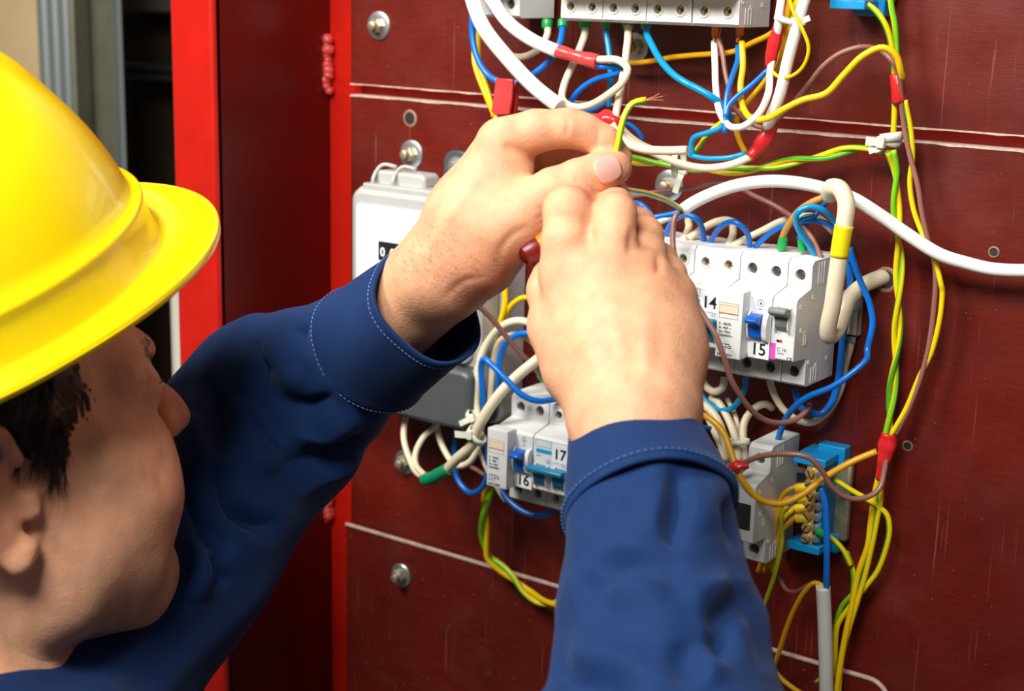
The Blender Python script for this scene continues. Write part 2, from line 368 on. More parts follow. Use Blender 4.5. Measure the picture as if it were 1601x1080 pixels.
# ------------------------------------------------------------------ modular devices
M['darksteel'] = mat('dark_screw_steel', srgb(120, 112, 100), 0.45, metal=0.8, var=0.4, vscale=400)
MOD = 0.0175; HB = 0.010                      # module width, height of the back of a device off the board
def text_mesh(s, size, align='LEFT'):
    c = bpy.data.curves.new('t', 'FONT'); c.body = s; c.size = size; c.align_x = align; c.resolution_u = 3; c.offset = size * 0.018
    o = bpy.data.objects.new('t', c); COL.objects.link(o); dg = bpy.context.evaluated_depsgraph_get()
    me = bpy.data.meshes.new_from_object(o.evaluated_get(dg)); bpy.data.objects.remove(o); bpy.data.curves.remove(c)
    me.transform(Matrix.Rotation(math.pi / 2, 4, 'X')); return me
def text(name, s, size, loc, m, parent, align='LEFT', bold=0.0):
    me = text_mesh(s, size, align)
    if bold:
        n = len(me.vertices); bm = bmesh.new(); bm.from_mesh(me); b2_ = bm.copy(); b2_.free(); bm.free()
    me.transform(Matrix.Translation(Vector(loc))); me.materials.clear(); return link(name, me, m, parent)
def rect(name, x0, x1, z0, z1, y, m, parent, th=0.00015):
    return box(name, (x0, y - th, z0), (x1, y, z1), m, parent)
def outline(name, x0, x1, z0, z1, y, m, parent, t=0.0003):
    bm = bmesh.new()
    for a in ((x0, x1, z0, z0 + t), (x0, x1, z1 - t, z1), (x0, x0 + t, z0, z1), (x1 - t, x1, z0, z1)): box_bm(bm, (a[0], y - 0.0001, a[2]), (a[1], y, a[3]))
    return link(name, from_bm(bm, name), m, parent)
def arrow_mark(x, z, y, parent, r=0.0022):
    bm = bmesh.new(); n = 28
    for k in range(n):
        a, b = 2 * math.pi * k / n, 2 * math.pi * (k + 1) / n
        q = [bm.verts.new((x + math.sin(t) * rr, y - 0.0001, z + math.cos(t) * rr)) for t, rr in ((a, r), (b, r), (b, r * 0.88), (a, r * 0.88))]; bm.faces.new(q)
    box_bm(bm, (x - r * 0.09, y - 0.0001, z - r * 0.5), (x + r * 0.09, y, z + r * 0.65))
    bm.faces.new([bm.verts.new((x + u * r, y - 0.0001, z + w * r)) for u, w in ((-0.42, -0.05), (0.42, -0.05), (0, -0.6))])
    link('printed_symbol', from_bm(bm, 'printed_symbol'), M['ink'], parent)
def profile(zc, dt=0.044, dc=0.064, zt=0.0425, zf=0.0215):
    """(height off the device back, z) going round the side of a device"""
    return [(0, zc - zt), (0.004, zc - zt), (dt - 0.003, zc - zt), (dt, zc - zt + 0.002), (dt, zc - zf - 0.001), (dc - 0.001, zc - zf), (dc, zc - zf + 0.001),
            (dc, zc + zf - 0.003), (dc - 0.002, zc + zf - 0.001), (dt, zc + zf + 0.0025), (dt, zc + zt - 0.0025), (dt - 0.003, zc + zt), (0.004, zc + zt), (0, zc + zt)]
def body(parent, x0, x1, prof, holes, m, name='body'):
    """extruded side profile; holes: {segment: [(x, z, r)]} cut as round wells into a front segment"""
    bm = bmesh.new(); n = len(prof); Y = lambda d: -(HB + d)
    L = [bm.verts.new((x0, Y(d), z)) for d, z in prof]; Rr = [bm.verts.new((x1, Y(d), z)) for d, z in prof]
    bm.faces.new(L); bm.faces.new(Rr[::-1])
    for i in range(n):
        j = (i + 1) % n
        if i in holes:
            hs = sorted(holes[i]); y = Y(prof[i][0]); za, zb = prof[i][1], prof[j][1]; lo, hi = min(za, zb), max(za, zb)
            xsb = [x0] + [(hs[k][0] + hs[k + 1][0]) / 2 for k in range(len(hs) - 1)] + [x1]
            for k, (hx, hz, r) in enumerate(hs):
                a0, a1 = xsb[k], xsb[k + 1]; ns = 24; out = []; inn = []; deep = []
                crn = [math.atan2(zz - hz, xx - hx) for xx, zz in ((a1, hi), (a0, hi), (a0, lo), (a1, lo))]
                ang = [2 * math.pi * q / ns for q in range(ns)]
                for cc, (xx, zz) in zip(crn, ((a1, hi), (a0, hi), (a0, lo), (a1, lo))):
                    b = min(range(ns), key=lambda q: abs((ang[q] - cc + math.pi) % (2 * math.pi) - math.pi)); ang[b] = cc % (2 * math.pi)
                ang.sort()
                for a in ang:
                    ca, sa = math.cos(a), math.sin(a)
                    t = min([((a1 - hx) / ca) if ca > 1e-9 else 9, ((a0 - hx) / ca) if ca < -1e-9 else 9, ((hi - hz) / sa) if sa > 1e-9 else 9, ((lo - hz) / sa) if sa < -1e-9 else 9])
                    out.append(bm.verts.new((hx + ca * t, y, hz + sa * t))); inn.append(bm.verts.new((hx + ca * r, y, hz + sa * r))); deep.append(bm.verts.new((hx + ca * r * 0.97, y + 0.006, hz + sa * r * 0.97)))
                for q in range(ns):
                    w = (q + 1) % ns; bm.faces.new((out[q], out[w], inn[w], inn[q])); bm.faces.new((inn[q], inn[w], deep[w], deep[q]))
                bm.faces.new(deep)
        else: bm.faces.new((L[i], L[j], Rr[j], Rr[i]))
    bmesh.ops.remove_doubles(bm, verts=bm.verts, dist=1e-6); bmesh.ops.recalc_face_normals(bm, faces=bm.faces)
    o = link(name, from_bm(bm, name), m, parent); bevel(o, 0.0005, 2, 25); return o
def terminal(parent, x, z, y, gold=True, r=0.0032):
    if gold:
        lathe('terminal_collar', (x, y, z), (0, -1, 0), [(-0.001, r * 1.0), (0.0006, r * 1.02), (0.0008, r * 1.25), (0.0006, r * 1.4), (0, r * 1.42)], M['dev'], parent, 22, capa=False)
    o = lathe('terminal_screw', (x, y + 0.0035, z), (0, -1, 0), [(-0.002, r * 0.9), (0.001, r * 0.9), (0.0014, r * 0.75)], M['brass'] if gold else M['darksteel'], parent, 16)
    bm = bmesh.new(); d = 0.0004
    for a in (0.5, 0.5 + math.pi / 2)[:2 if gold else 1]:
        q = Matrix.Translation((x, y + 0.0019, z)) @ Matrix.Rotation(a, 4, 'Y') @ Matrix.Diagonal((r * 1.3, 0.0006, d * 1.8, 1)); bmesh.ops.create_cube(bm, size=1, matrix=q)
    link('screw_slot', from_bm(bm, 'screw_slot'), M['dark'], o)
def device(name, label, x0, nmod, zc, gold=True, top=True, bot=True, dc=0.064, m='dev', group='modular breakers', gap=0.0004):
    x1 = x0 + nmod * MOD; t = thing(name, label, 'breaker', ((x0 + x1) / 2, -HB, zc - 0.0425), group)
    hz_t, hz_b = zc + 0.0325, zc - 0.0325; r = 0.0033 if gold else 0.0037
    cs = [x0 + (k + 0.5) * MOD for k in range(nmod)]
    prof = profile(zc, dc=dc)
    body(t, x0 + gap, x1 - gap, prof, {9: [(c, hz_t, r) for c in cs], 3: [(c, hz_b, r) for c in cs]}, M[m])
    for c in cs:
        terminal(t, c, hz_t, -(HB + 0.044), gold); terminal(t, c, hz_b, -(HB + 0.044), gold)
    t['x0'] = x0; return t
def lever_bar(parent, x0, x1, zc, y, m, nm=1):
    """row of rockers carrying one horizontal handle bar"""
    for k in range(nm):
        a = x0 + (x1 - x0) * k / nm; b = x0 + (x1 - x0) * (k + 1) / nm; c0, c1 = a + (b - a) * 0.22, b - (b - a) * 0.22
        pts = [(y + 0.004, zc - 0.0075)] + [(y - 0.0052 * math.cos(q), zc + 0.0075 * math.sin(q)) for q in np.linspace(-1.3, 1.3, 9)] + [(y + 0.004, zc + 0.0075)]
        bm = bmesh.new(); n = len(pts); A = [bm.verts.new((c0, yy, zz)) for yy, zz in pts]; B = [bm.verts.new((c1, yy, zz)) for yy, zz in pts]
        bm.faces.new(A); bm.faces.new(B[::-1])
        for i in range(n): bm.faces.new((A[i], A[(i + 1) % n], B[(i + 1) % n], B[i]))
        bmesh.ops.recalc_face_normals(bm, faces=bm.faces); link('rocker', from_bm(bm, 'rocker'), m, parent)
        for e in (c0 - 0.0012, c1 + 0.0002):       # pale cheeks beside each rocker
            pp_ = [(y + 0.001, zc - 0.009)] + [(y - 0.0046 * math.cos(q) ** 0.7, zc - 0.0005 + 0.0088 * math.sin(q)) for q in np.linspace(-1.5, 1.5, 9)] + [(y + 0.001, zc + 0.008)]
            bm = bmesh.new(); A = [bm.verts.new((e, yy, zz)) for yy, zz in pp_]; B = [bm.verts.new((e + 0.001, yy, zz)) for yy, zz in pp_]; n = len(pp_)
            bm.faces.new(A); bm.faces.new(B[::-1])
            for i in range(n): bm.faces.new((A[i], A[(i + 1) % n], B[(i + 1) % n], B[i]))
            bmesh.ops.recalc_face_normals(bm, faces=bm.faces); link('rocker_cheek', from_bm(bm, 'rocker_cheek'), M['dev'], parent)
    bm = bmesh.new(); pr_ = [(-0.003, 0.001), (-0.010, 0.0035), (-0.0125, 0.0055), (-0.012, 0.008), (-0.009, 0.0088), (-0.003, 0.0075)]
    A = [bm.verts.new((x0 + 0.001, y + a, zc + b)) for a, b in pr_]; B = [bm.verts.new((x1 - 0.001, y + a, zc + b)) for a, b in pr_]; bm.faces.new(A); bm.faces.new(B[::-1])
    for i in range(6): bm.faces.new((A[i], A[(i + 1) % 6], B[(i + 1) % 6], B[i]))
    bmesh.ops.recalc_face_normals(bm, faces=bm.faces); bevel(link('lever', from_bm(bm, 'lever'), m, parent), 0.0008, 2)
def sticker(parent, s, x, z, y, w=0.0128, hgt=0.0118, size=0.0098):
    st_ = rect('number_sticker', x, x + w, z, z + hgt, y - 0.0002, M['sticker'], parent, 0.0002); st_['label'] = 'white number sticker reading ' + s
    text('number', s, size, (x + w / 2, y - 0.0006, z + hgt / 2 - size * 0.355), M['ink'], st_, 'CENTER')
def rcd(label, x0, zc, num, group='residual current devices'):
    """two module device: raised test block on the left, blue lever on the right"""
    t = device('residual_current_device', label, x0, 2, zc, gold=False, group=group)
    yb = -(HB + 0.064); yr = -(HB + 0.074)
    bm = bmesh.new(); box_bm(bm, (x0 + 0.0004, yr, zc - 0.0235), (x0 + 0.0188, yb + 0.001, zc + 0.0215)); bevel(link('test_block', from_bm(bm, 'test_block'), M['dev'], t), 0.0005)
    X = x0 + 0.0018
    rect('printed_panel', X, X + 0.0142, zc + 0.0065, zc + 0.0122, yr, M['peach'], t); outline('printed_frame', X, X + 0.0142, zc + 0.0065, zc + 0.0122, yr - 0.0002, M['orange'], t)
    outline('printed_frame', X, X + 0.0142, zc + 0.003, zc + 0.0062, yr, M['greyink'], t); rect('hinge_line', X - 0.001, X + 0.0152, zc + 0.0132, zc + 0.0134, yr, M['greyink'], t)
    for k, s in enumerate(('E - 40/30', 'In  40A ~', 'Icn 10kA', '230/400V~')): text('fine_print', s, 0.0024, (X + 0.0005, yr - 0.0002, zc - 0.0015 - 0.0026 * k), M['ink'], t)
    bm = bmesh.new()
    for (a, b, c, d) in ((0, 5, 0.1, 0.3), (0, 0.3, 0, 4), (2.4, 2.7, 0, 4), (5, 5.3, 0.5, 4.2), (0, 8, 3.8, 4.1), (7, 9, 1.5, 1.8), (7, 9, 2.8, 3.1), (3.5, 7, 2.0, 2.3), (8.8, 9.1, 1.5, 3)): box_bm(bm, (X + 0.001 + a * 0.001, yr - 0.0002, zc - 0.0185 + c * 0.0011), (X + 0.001 + b * 0.001, yr, zc - 0.0185 + d * 0.0011))
    link('circuit_diagram', from_bm(bm, 'circuit_diagram'), M['ink'], t)
    text('fine_print', 'UNC100N', 0.0025, (X, yr - 0.0002, zc - 0.0222), M['ink'], t)
    arrow_mark(x0 + 0.0268, zc + 0.0145, yb, t, 0.0024); text('fine_print', 'TEST', 0.0015, (x0 + 0.0252, yb - 0.0002, zc + 0.0098), M['greyink'], t)
    # blue lever in its slot
    xa, xb = x0 + 0.0215, x0 + 0.0305
    pr_ = [(0.002, -0.0085), (-0.0045, -0.0085), (-0.0055, -0.001), (-0.0068, 0.0005), (-0.0125, 0.003), (-0.0130, 0.0048), (-0.0095, 0.0068), (-0.003, 0.0072), (0.002, 0.0072)]
    bm = bmesh.new(); n = len(pr_); A = [bm.verts.new((xa, yb + a, zc + b)) for a, b in pr_]; B = [bm.verts.new((xb, yb + a, zc + b)) for a, b in pr_]; bm.faces.new(A); bm.faces.new(B[::-1])
    for i in range(n): bm.faces.new((A[i], A[(i + 1) % n], B[(i + 1) % n], B[i]))
    bmesh.ops.recalc_face_normals(bm, faces=bm.faces); bevel(link('lever', from_bm(bm, 'lever'), M['bluelever'], t), 0.0007)
    for e in (xa - 0.0016, xb + 0.0004):
        pp_ = [(0.001, -0.0105)] + [(-0.006 * math.cos(q) ** 0.7, -0.001 + 0.0098 * math.sin(q)) for q in np.linspace(-1.5, 1.5, 11)] + [(0.001, 0.0085)]
        bm = bmesh.new(); A = [bm.verts.new((e, yb + a, zc + b)) for a, b in pp_]; B = [bm.verts.new((e + 0.0012 + (0.0022 if e > xb else 0), yb + a, zc + b)) for a, b in pp_]; n = len(pp_); bm.faces.new(A); bm.faces.new(B[::-1])
        for i in range(n): bm.faces.new((A[i], A[(i + 1) % n], B[(i + 1) % n], B[i]))
        bmesh.ops.recalc_face_normals(bm, faces=bm.faces); link('lever_cheek', from_bm(bm, 'lever_cheek'), M['dev'], t)
    sticker(t, num, x0 + 0.0196, zc - 0.0225, yb, 0.0152, 0.0128, 0.0112)
    for zz in (zc + 0.0328, zc - 0.0328): lathe('cover_plug', (x0 + MOD, -(HB + 0.044), zz), (0, -1, 0), [(0, 0.0022), (0.0005, 0.0021), (0.0005, 0.0012)], M['dev2'], t, 14)
    return t
def mcb2(label, x0, zc, num, group='two pole breakers with teal levers'):
    t = device('two_pole_breaker', label, x0, 2, zc, True, group=group); yb = -(HB + 0.064); x1 = x0 + 2 * MOD
    outline('printed_frame', x0 + 0.0022, x0 + 0.0165, zc + 0.0125, zc + 0.0178, yb, M['cyanink'], t); rect('colour_bar', x0 + 0.003, x0 + 0.0172, zc + 0.0078, zc + 0.0108, yb, M['cyanink'], t)
    if num: sticker(t, num, x0 + 0.0172, zc + 0.0030, yb, 0.0140, 0.0138, 0.0112)
    text('fine_print', 'C16', 0.0022, (x0 + 0.003, yb - 0.0002, zc + 0.0048), M['greyink'], t)
    arrow_mark(x0 + 0.0142, zc + 0.0018, yb, t, 0.002); text('printed_diagram', 'I I', 0.003, (x0 + 0.0262, yb - 0.0002, zc + 0.0002), M['greyink'], t)
    lever_bar(t, x0 + 0.0005, x1 - 0.0005, zc - 0.0085, yb, M['teal'], 2)
    return t
def mcb1(label, x0, zc):
    t = device('single_pole_breaker', label, x0, 1, zc, False, group='single breakers'); yb = -(HB + 0.064)
    lever_bar(t, x0 + 0.0015, x0 + 0.0160, zc + 0.0065, yb, M['greylever'], 1)
    rect('colour_mark', x0 + 0.0006, x0 + 0.0042, zc - 0.0215, zc - 0.0105, yb, M['magenta'], t)
    text('rating', 'C 16', 0.0034, (x0 + 0.0052, yb - 0.0002, zc - 0.0152), M['greyink'], t); text('fine_print', '230/400', 0.0014, (x0 + 0.0056, yb - 0.0002, zc - 0.0172), M['greyink'], t); text('mark', 'CE', 0.0032, (x0 + 0.0125, yb - 0.0002, zc - 0.0208), M['ink'], t)
    rect('indicator', x0 + 0.0046, x0 + 0.0066, zc - 0.0095, zc - 0.0078, yb, M['ink'], t); rect('indicator', x0 + 0.0066, x0 + 0.0086, zc - 0.0095, zc - 0.0078, yb, M['redtape'], t)
    return t
def side_details(t, x, zc, ribs=True):
    """rivets, latch outline and ribs on an exposed right-hand side"""
    Y = lambda d: -(HB + d)
    for d, dz in ((0.058, 0.014), (0.040, 0.018), (0.040, -0.026), (0.055, -0.002), (0.028, -0.030), (0.012, -0.028)):
        lathe('rivet', (x - 0.0002, Y(d), zc + dz), (1, 0, 0), [(0, 0.0019), (0.0005, 0.0018), (0.0005, 0.0011), (0.0001, 0.001)], M['dev'], t, 14)
    bm = bmesh.new()
    for (a, b, c, d) in ((0.047, 0.0475, -0.012, -0.004), (0.050, 0.0505, -0.012, -0.004), (0.047, 0.0505, -0.0125, -0.012), (0.047, 0.0505, -0.004, -0.0035)): box_bm(bm, (x, Y(b), zc + c), (x + 0.0004, Y(a), zc + d))
    for k in range(3 if ribs else 0): box_bm(bm, (x, Y(0.034 - 0.004 * k), zc + 0.026), (x + 0.0005, Y(0.0335 - 0.004 * k), zc + 0.0405)); box_bm(bm, (x, Y(0.036 - 0.004 * k), zc - 0.0405), (x + 0.0005, Y(0.0355 - 0.004 * k), zc - 0.030))
    link('moulded_lines', from_bm(bm, 'moulded_lines'), M['dev2'], t)['kind'] = 'stuff'
Z1 = 1.4847 ; Z2 = 1.3547; Z0 = 1.6734 + 0.0425
X15 = 0.2759 - 0.0175
mb = mcb1('white single breaker with grey lever and pink mark, right of number 15', X15, Z1); side_details(mb, 0.2759 - 0.0004, Z1)
rcd('white device with blue lever and sticker 15, beside the grey-levered breaker', X15 - 0.035, Z1, '15')
mcb2('white breaker with teal levers and sticker 14, crossed by a brown wire', X15 - 0.070, Z1, '14')
mcb2('white breaker half hidden by the right hand, left of number 14', X15 - 0.105, Z1, None)
mcb2('white breaker covered by the right hand in the middle row', X15 - 0.140, Z1, None)
X16 = 0.0377
rcd('white device with blue lever and sticker 16, at the left end of the bottom row', X16, Z2, '16')
mcb2('white breaker with teal levers and sticker 17, at the right sleeve edge', X16 + 0.035, Z2, '17')
mcb2('white two pole breaker behind the right sleeve, next to number 17', X16 + 0.070, Z2, None)
mcb2('white breaker behind the right cuff under the beige cables', X16 + 0.105, Z2, None)
XS = 0.2378
sp = device('surge_arrester', 'tall grey-white single module with plain grey side, right of the right cuff', XS, 1, Z2, False, m='dev2', group='single breakers'); side_details(sp, XS + MOD - 0.0004, Z2)
box('inspection_window', (XS + 0.003, -(HB + 0.0646), Z2 - 0.012), (XS + 0.0145, -(HB + 0.0638), Z2 + 0.006), M['dark'], sp)
XT = 0.2122 - 0.035
tp = device('two_pole_breaker', 'white breaker at the right end of the top row, orange ferrules below', XT, 2, Z0, True, group='top row breakers'); side_details(tp, 0.2122 - 0.0004, Z0)
lever_bar(tp, XT + 0.0005, XT + 0.0345, Z0 - 0.006, -(HB + 0.064), M['teal'], 2)
for k, nm in enumerate(('second from right, fed by light blue and taped wires', 'third from right, fed by a green ferruled blue wire', 'fourth from right, fed by a beige looped wire')):
    x = XT - 0.0355 - 0.035 * k
    q = device('two_pole_breaker', 'white top row breaker, ' + nm, x, 2, Z0, True, group='top row breakers')
    lever_bar(q, x + 0.0005, x + 0.0345, Z0 - 0.006, -(HB + 0.064), M['teal'], 2)
q = device('residual_current_device', 'white device with two dark plain holes at the left end of the top row', XT - 0.0355 - 0.140 + 0.0352 - 0.0352, 2, Z0, False, group='top row breakers')
# rails behind the rows
for nm, zc, xa, xb in (('top', Z0, 0.01, 0.26), ('middle', Z1, 0.10, 0.29), ('bottom', Z2, 0.03, 0.27)):
    bm = bmesh.new()
    for (a, b, c, d) in ((-0.0175, -0.0125, 0.0085, 0.0095), (0.0125, 0.0175, 0.0085, 0.0095), (-0.0135, -0.0125, 0.0015, 0.0095), (0.0125, 0.0135, 0.0015, 0.0095), (-0.0135, 0.0135, 0.0005, 0.0015)): box_bm(bm, (xa, -d, zc + a), (xb, -c, zc + b))
    tag(link('din_rail', from_bm(bm, 'din_rail'), M['steel']), f'steel mounting rail behind the {nm} row of breakers', 'rail', 'mounting rails')

# ------------------------------------------------------------------ electricity meter
mt = thing('electricity_meter', 'grey electricity meter with white faceplate behind the left sleeve', 'meter', (-0.05, 0, 1.36))
x0, x1, z0, z1 = -0.1205, 0.009, 1.380, 1.540
def rounded(x0, x1, z0, z1, r, n=6, corners=(1, 1, 1, 1)):
    out = []
    for (cx, cz, a0, on) in ((x1 - r, z1 - r, 0, corners[0]), (x0 + r, z1 - r, 90, corners[1]), (x0 + r, z0 + r, 180, corners[2]), (x1 - r, z0 + r, 270, corners[3])):
        for k in range(n + 1):
            a = math.radians(a0 + 90 * k / n); rr = r
            out.append((cx + rr * math.cos(a), cz + rr * math.sin(a)) if on else ((x1, x0, x0, x1)[(a0 // 90)], (z1, z1, z0, z0)[(a0 // 90)]))
            if not on: break
    return out
prism('base', rounded(x0 - 0.002, x1 + 0.002, z0 - 0.02, z1 + 0.004, 0.010), -0.030, -0.0005, M['meter'], mt, 0.002)
prism('cover', rounded(x0, x1, z0, z1, 0.013), -0.060, -0.029, M['meter'], mt, 0.006)
fp = prism('faceplate', rounded(x0 + 0.009, x1 - 0.028, z0 + 0.034, z1 - 0.014, 0.003), -0.0615, -0.059, M['meterwhite'], mt)
rw = box('register_window', (x0 + 0.032, -0.0625, z1 - 0.056), (x0 + 0.085, -0.0612, z1 - 0.041), M['ink'], mt, 0.0008)
for k, s in enumerate('00000'): text('digit', s, 0.010, (x0 + 0.0345 + 0.0098 * k, -0.0628, z1 - 0.0525), M['sticker'], rw)
gw = prism('viewing_window', rounded(x1 - 0.025, x1 - 0.003, z0 + 0.034, z1 - 0.060, 0.009), -0.0645, -0.0605, mat('cloudy_window', srgb(176, 178, 190), 0.15, coat=0.6, trans=0.3, var=0.15, vscale=60), mt, 0.0015)
for k in range(26): box('window_rib', (x1 - 0.0075, -0.0652, z0 + 0.044 + 0.0021 * k), (x1 - 0.0045, -0.0644, z0 + 0.0451 + 0.0021 * k), M['meterwhite'], gw)
tcv = prism('terminal_cover', rounded(x0 + 0.001, x1 - 0.001, z0 - 0.018, z0 + 0.030, 0.008), -0.068, -0.029, M['meterdark'], mt, 0.004)
box('cover_seam', (x0 + 0.004, -0.0605, z0 + 0.0301), (x1 - 0.004, -0.0585, z0 + 0.0325), M['meterdark'], mt)
# lugs and seal on the top edge
lg = prism('top_lug', rounded(x0 + 0.018, x0 + 0.068, z1 - 0.001, z1 + 0.0125, 0.005), -0.050, -0.030, M['meter'], mt, 0.0025)
for dx in (0.02, 0.04): link('seal_wire', tube_mesh('seal_wire', catmull([V(x0 + dx, -0.048, z1 - 0.004), V(x0 + dx, -0.055, z1 + 0.004), V(x0 + dx + 0.001, -0.045, z1 + 0.016), V(x0 + dx + 0.012, -0.040, z1 + 0.015)]), 0.0016, 8), M['meter'], mt)
box('top_ridge', (x0 + 0.012, -0.0585, z1 - 0.0065), (x1 - 0.012, -0.030, z1 + 0.0025), M['meter'], mt, 0.0015)
prism('hanging_lug', rounded(0.5 * (x0 + x1) - 0.013, 0.5 * (x0 + x1) + 0.013, z1 - 0.002, z1 + 0.028, 0.010), -0.006, -0.001, M['meterdark'], mt, 0.001)
c = V(0.5 * (x0 + x1), -0.006, z1 + 0.016); lathe('mounting_screw', c, (0, -1, 0), [(0, 0.0075), (0.0015, 0.0075), (0.002, 0.005), (0.006, 0.0045), (0.0065, 0.003)], M['steel'], mt, 20)

# ------------------------------------------------------------------ brass terminal bars on blue holders
def term_bar(label, c, n, tilt=0.0):
    t = thing('terminal_bar', label, 'terminal bar', (c[0], 0, c[2] - 0.03), 'brass terminal bars'); pitch = 0.0078; L = n * pitch
    for s in (-1, 1):
        z = c[2] + s * (L / 2 + 0.004)
        box('blue_holder', (c[0] - 0.014, -0.034, z - 0.003), (c[0] + 0.010, -0.002, z + 0.003), M['bluebar'], t, 0.0008)
        box('holder_foot', (c[0] - 0.006, -0.012, z - 0.007), (c[0] + 0.014, -0.001, z + 0.007), M['bluebar'], t, 0.0008)
    box('blue_spine', (c[0] + 0.0045, -0.030, c[2] - L / 2), (c[0] + 0.0085, -0.006, c[2] + L / 2), M['bluebar'], t, 0.0005)
    box('steel_clip', (c[0] + 0.0075, -0.010, c[2] - L / 2 - 0.002), (c[0] + 0.019, -0.003, c[2] + L / 2 + 0.002), M['oldzinc'], t, 0.002)
    box('brass_bar', (c[0] - 0.004, -0.032, c[2] - L / 2 - 0.001), (c[0] + 0.0035, -0.024, c[2] + L / 2 + 0.001), M['brass'], t, 0.0005)
    for k in range(n):
        z = c[2] - L / 2 + (k + 0.5) * pitch
        s_ = lathe('clamp_screw', (c[0] - 0.0005, -0.032, z), (0.0, -1, 0), [(0, 0.0031), (0.0035, 0.0031), (0.0042, 0.0026)], M['brass'], t, 16)
        bm = bmesh.new(); q = Matrix.Translation((c[0] - 0.0005, -0.0363, z)) @ Matrix.Rotation(0.4 + 1.7 * k, 4, 'Y') @ Matrix.Diagonal((0.005, 0.0006, 0.0009, 1)); bmesh.ops.create_cube(bm, size=1, matrix=q); link('screw_slot', from_bm(bm, 'screw_slot'), M['dark'], s_)
        lathe('wire_port', (c[0] + 0.0055, -0.0305, z), (0.35, -1, 0), [(0, 0.0028), (0.002, 0.0028), (0.0023, 0.002)], M['steel'], t, 14)
    return t
term_bar('brass terminal bar in a blue holder fed by yellow ferrules', P(1268, 788, 30), 7)
term_bar('blue holder of a brass terminal bar at the top edge of the photo', P(1338, -62, 30), 6)
# ------------------------------------------------------------------ wires, ties and tapes
def Z(ox, oy, k): return lambda *p: [(ox + a / k, oy + b / k) for a, b in zip(p[0::2], p[1::2])]
z1 = Z(700, 0, 3.6); z2 = Z(1050, 0, 3.6); z3 = Z(980, 240, 3.2727); z4 = Z(1020, 340, 3.857); z5 = Z(600, 440, 2.572); z6 = Z(1050, 560, 3.1775)
zB = Z(1150, 780, 3.6); zE = Z(980, 280, 7.2); zL = Z(600, 440, 4.153); zM = Z(680, 640, 6); zN = Z(1060, 560, 6.75); zT = Z(740, 760, 5.4); zR = Z(1360, 0, 2.4); zS = Z(1360, 430, 1.66); zF = Z(0, 0, 1)
def lift(pts, hs):
    hs = [hs] if np.isscalar(hs) else hs; n = len(pts)
    h = np.interp(np.linspace(0, 1, n), np.linspace(0, 1, len(hs)), hs) if len(hs) > 1 else [hs[0]] * n
    return [P(a, b, c) for (a, b), c in zip(pts, h)]
def prad(p, w): return 0.5 * w * depth(p) / F
def W(label, pts, hs, w, m, name='wire', cat='wire', group=None, fer=None, phase=0.0, twist=0.0, start_cu=0, end_cu=0, n=12):
    """one wire; fer = (which end 0/1, material, length px, scale)"""
    w3 = lift(pts, hs); path = catmull(w3); r = prad(path[len(path) // 2], w)
    o = link(name, tube_mesh(name, path, r, n, True, twist, phase), M[m]); tag(o, label, cat, group or {'wire': M[m].name.replace('_', ' ') + ' wires', 'cable': 'thick cables'}.get(cat))
    if fer:
        for e, fm, ln, sc in (fer if isinstance(fer, list) else [fer]):
            q = path if e == 0 else path[::-1]; L = ln * depth(q[0]) / F
            d = q[1] - q[0]; d = q[min(4, len(q) - 1)] - q[0]; d /= np.linalg.norm(d)
            lathe('ferrule', q[0] - d * 0.001, d, [(0, r * sc * 1.06), (L * 0.75, r * sc * 1.06), (L * 0.8, r * sc), (L, r * sc * 0.92), (L, r * 0.9)], M[fm], o, 18)
    for e, ln in ((0, start_cu), (1, end_cu)):
        if ln:
            q = path if e == 0 else path[::-1]; d = q[0] - q[3]; d /= np.linalg.norm(d); L = ln * depth(q[0]) / F
            link('conductor', tube_mesh('conductor', np.array([q[0] - d * 0.001, q[0] + d * L * 0.5, q[0] + d * L]), r * 0.6, 8), M['copper'], o)
    return o
def TP(labels, pts, hs, w, mats, turns, ph0=0.0, fer=None):
    """two wires twisted round each other along one line"""
    base = catmull(lift(pts, hs)); r = prad(base[len(base) // 2], w)
    T = np.gradient(base, axis=0); T /= np.linalg.norm(T, axis=1)[:, None]; u, _ = frame_axes(T[0]); t = np.linspace(0, 1, len(base)); A = []; B = []
    for i in range(len(base)):
        u = u - T[i] * (u @ T[i]); u /= np.linalg.norm(u); v = np.cross(T[i], u); a = ph0 + 2 * math.pi * turns * t[i]
        off = (u * math.cos(a) + v * math.sin(a)) * r * 1.03; A.append(base[i] + off); B.append(base[i] - off)
    for lab, q, mm in zip(labels, (A, B), mats): tag(link('wire', tube_mesh('wire', np.array(q), r, 12, True, 30.0, ph0), M[mm]), lab, 'wire', M[mm].name.replace('_', ' ') + ' wires')
def wrap(name, label, pts, hs, w, m, cat='tape', group='red tape wraps', flat=0.9, jag=0.12, n=16, step=0.0015):
    """tape wound round a bundle: a short sleeve with uneven folds"""
    path = catmull(lift(pts, hs), step); k = len(path); ws = np.interp(np.linspace(0, 1, k), np.linspace(0, 1, len(w)), w) if not np.isscalar(w) else np.full(k, w)
    rad = np.array([prad(p, ww) for p, ww in zip(path, ws)]); me = tube_mesh(name, path, rad, n)
    co = np.zeros(len(me.vertices) * 3); me.vertices.foreach_get('co', co); co = co.reshape(-1, 3); cen = np.repeat(path, n, 0)
    ph = RNG.random(4) * 6; a = np.tile(np.arange(n) / n * 6.283, k); s = np.repeat(np.arange(k), n)
    f = 1 + jag * (0.5 * np.sin(3 * a + 0.5 * s + ph[0]) + 0.5 * np.sin(2 * a - 0.35 * s + ph[1])) + jag * 0.4 * np.sin(0.9 * s + ph[2])
    me.vertices.foreach_set('co', (cen + (co - cen) * f[:, None]).ravel()); me.update()
    return tag(link(name, me, M[m]), label, cat, group)
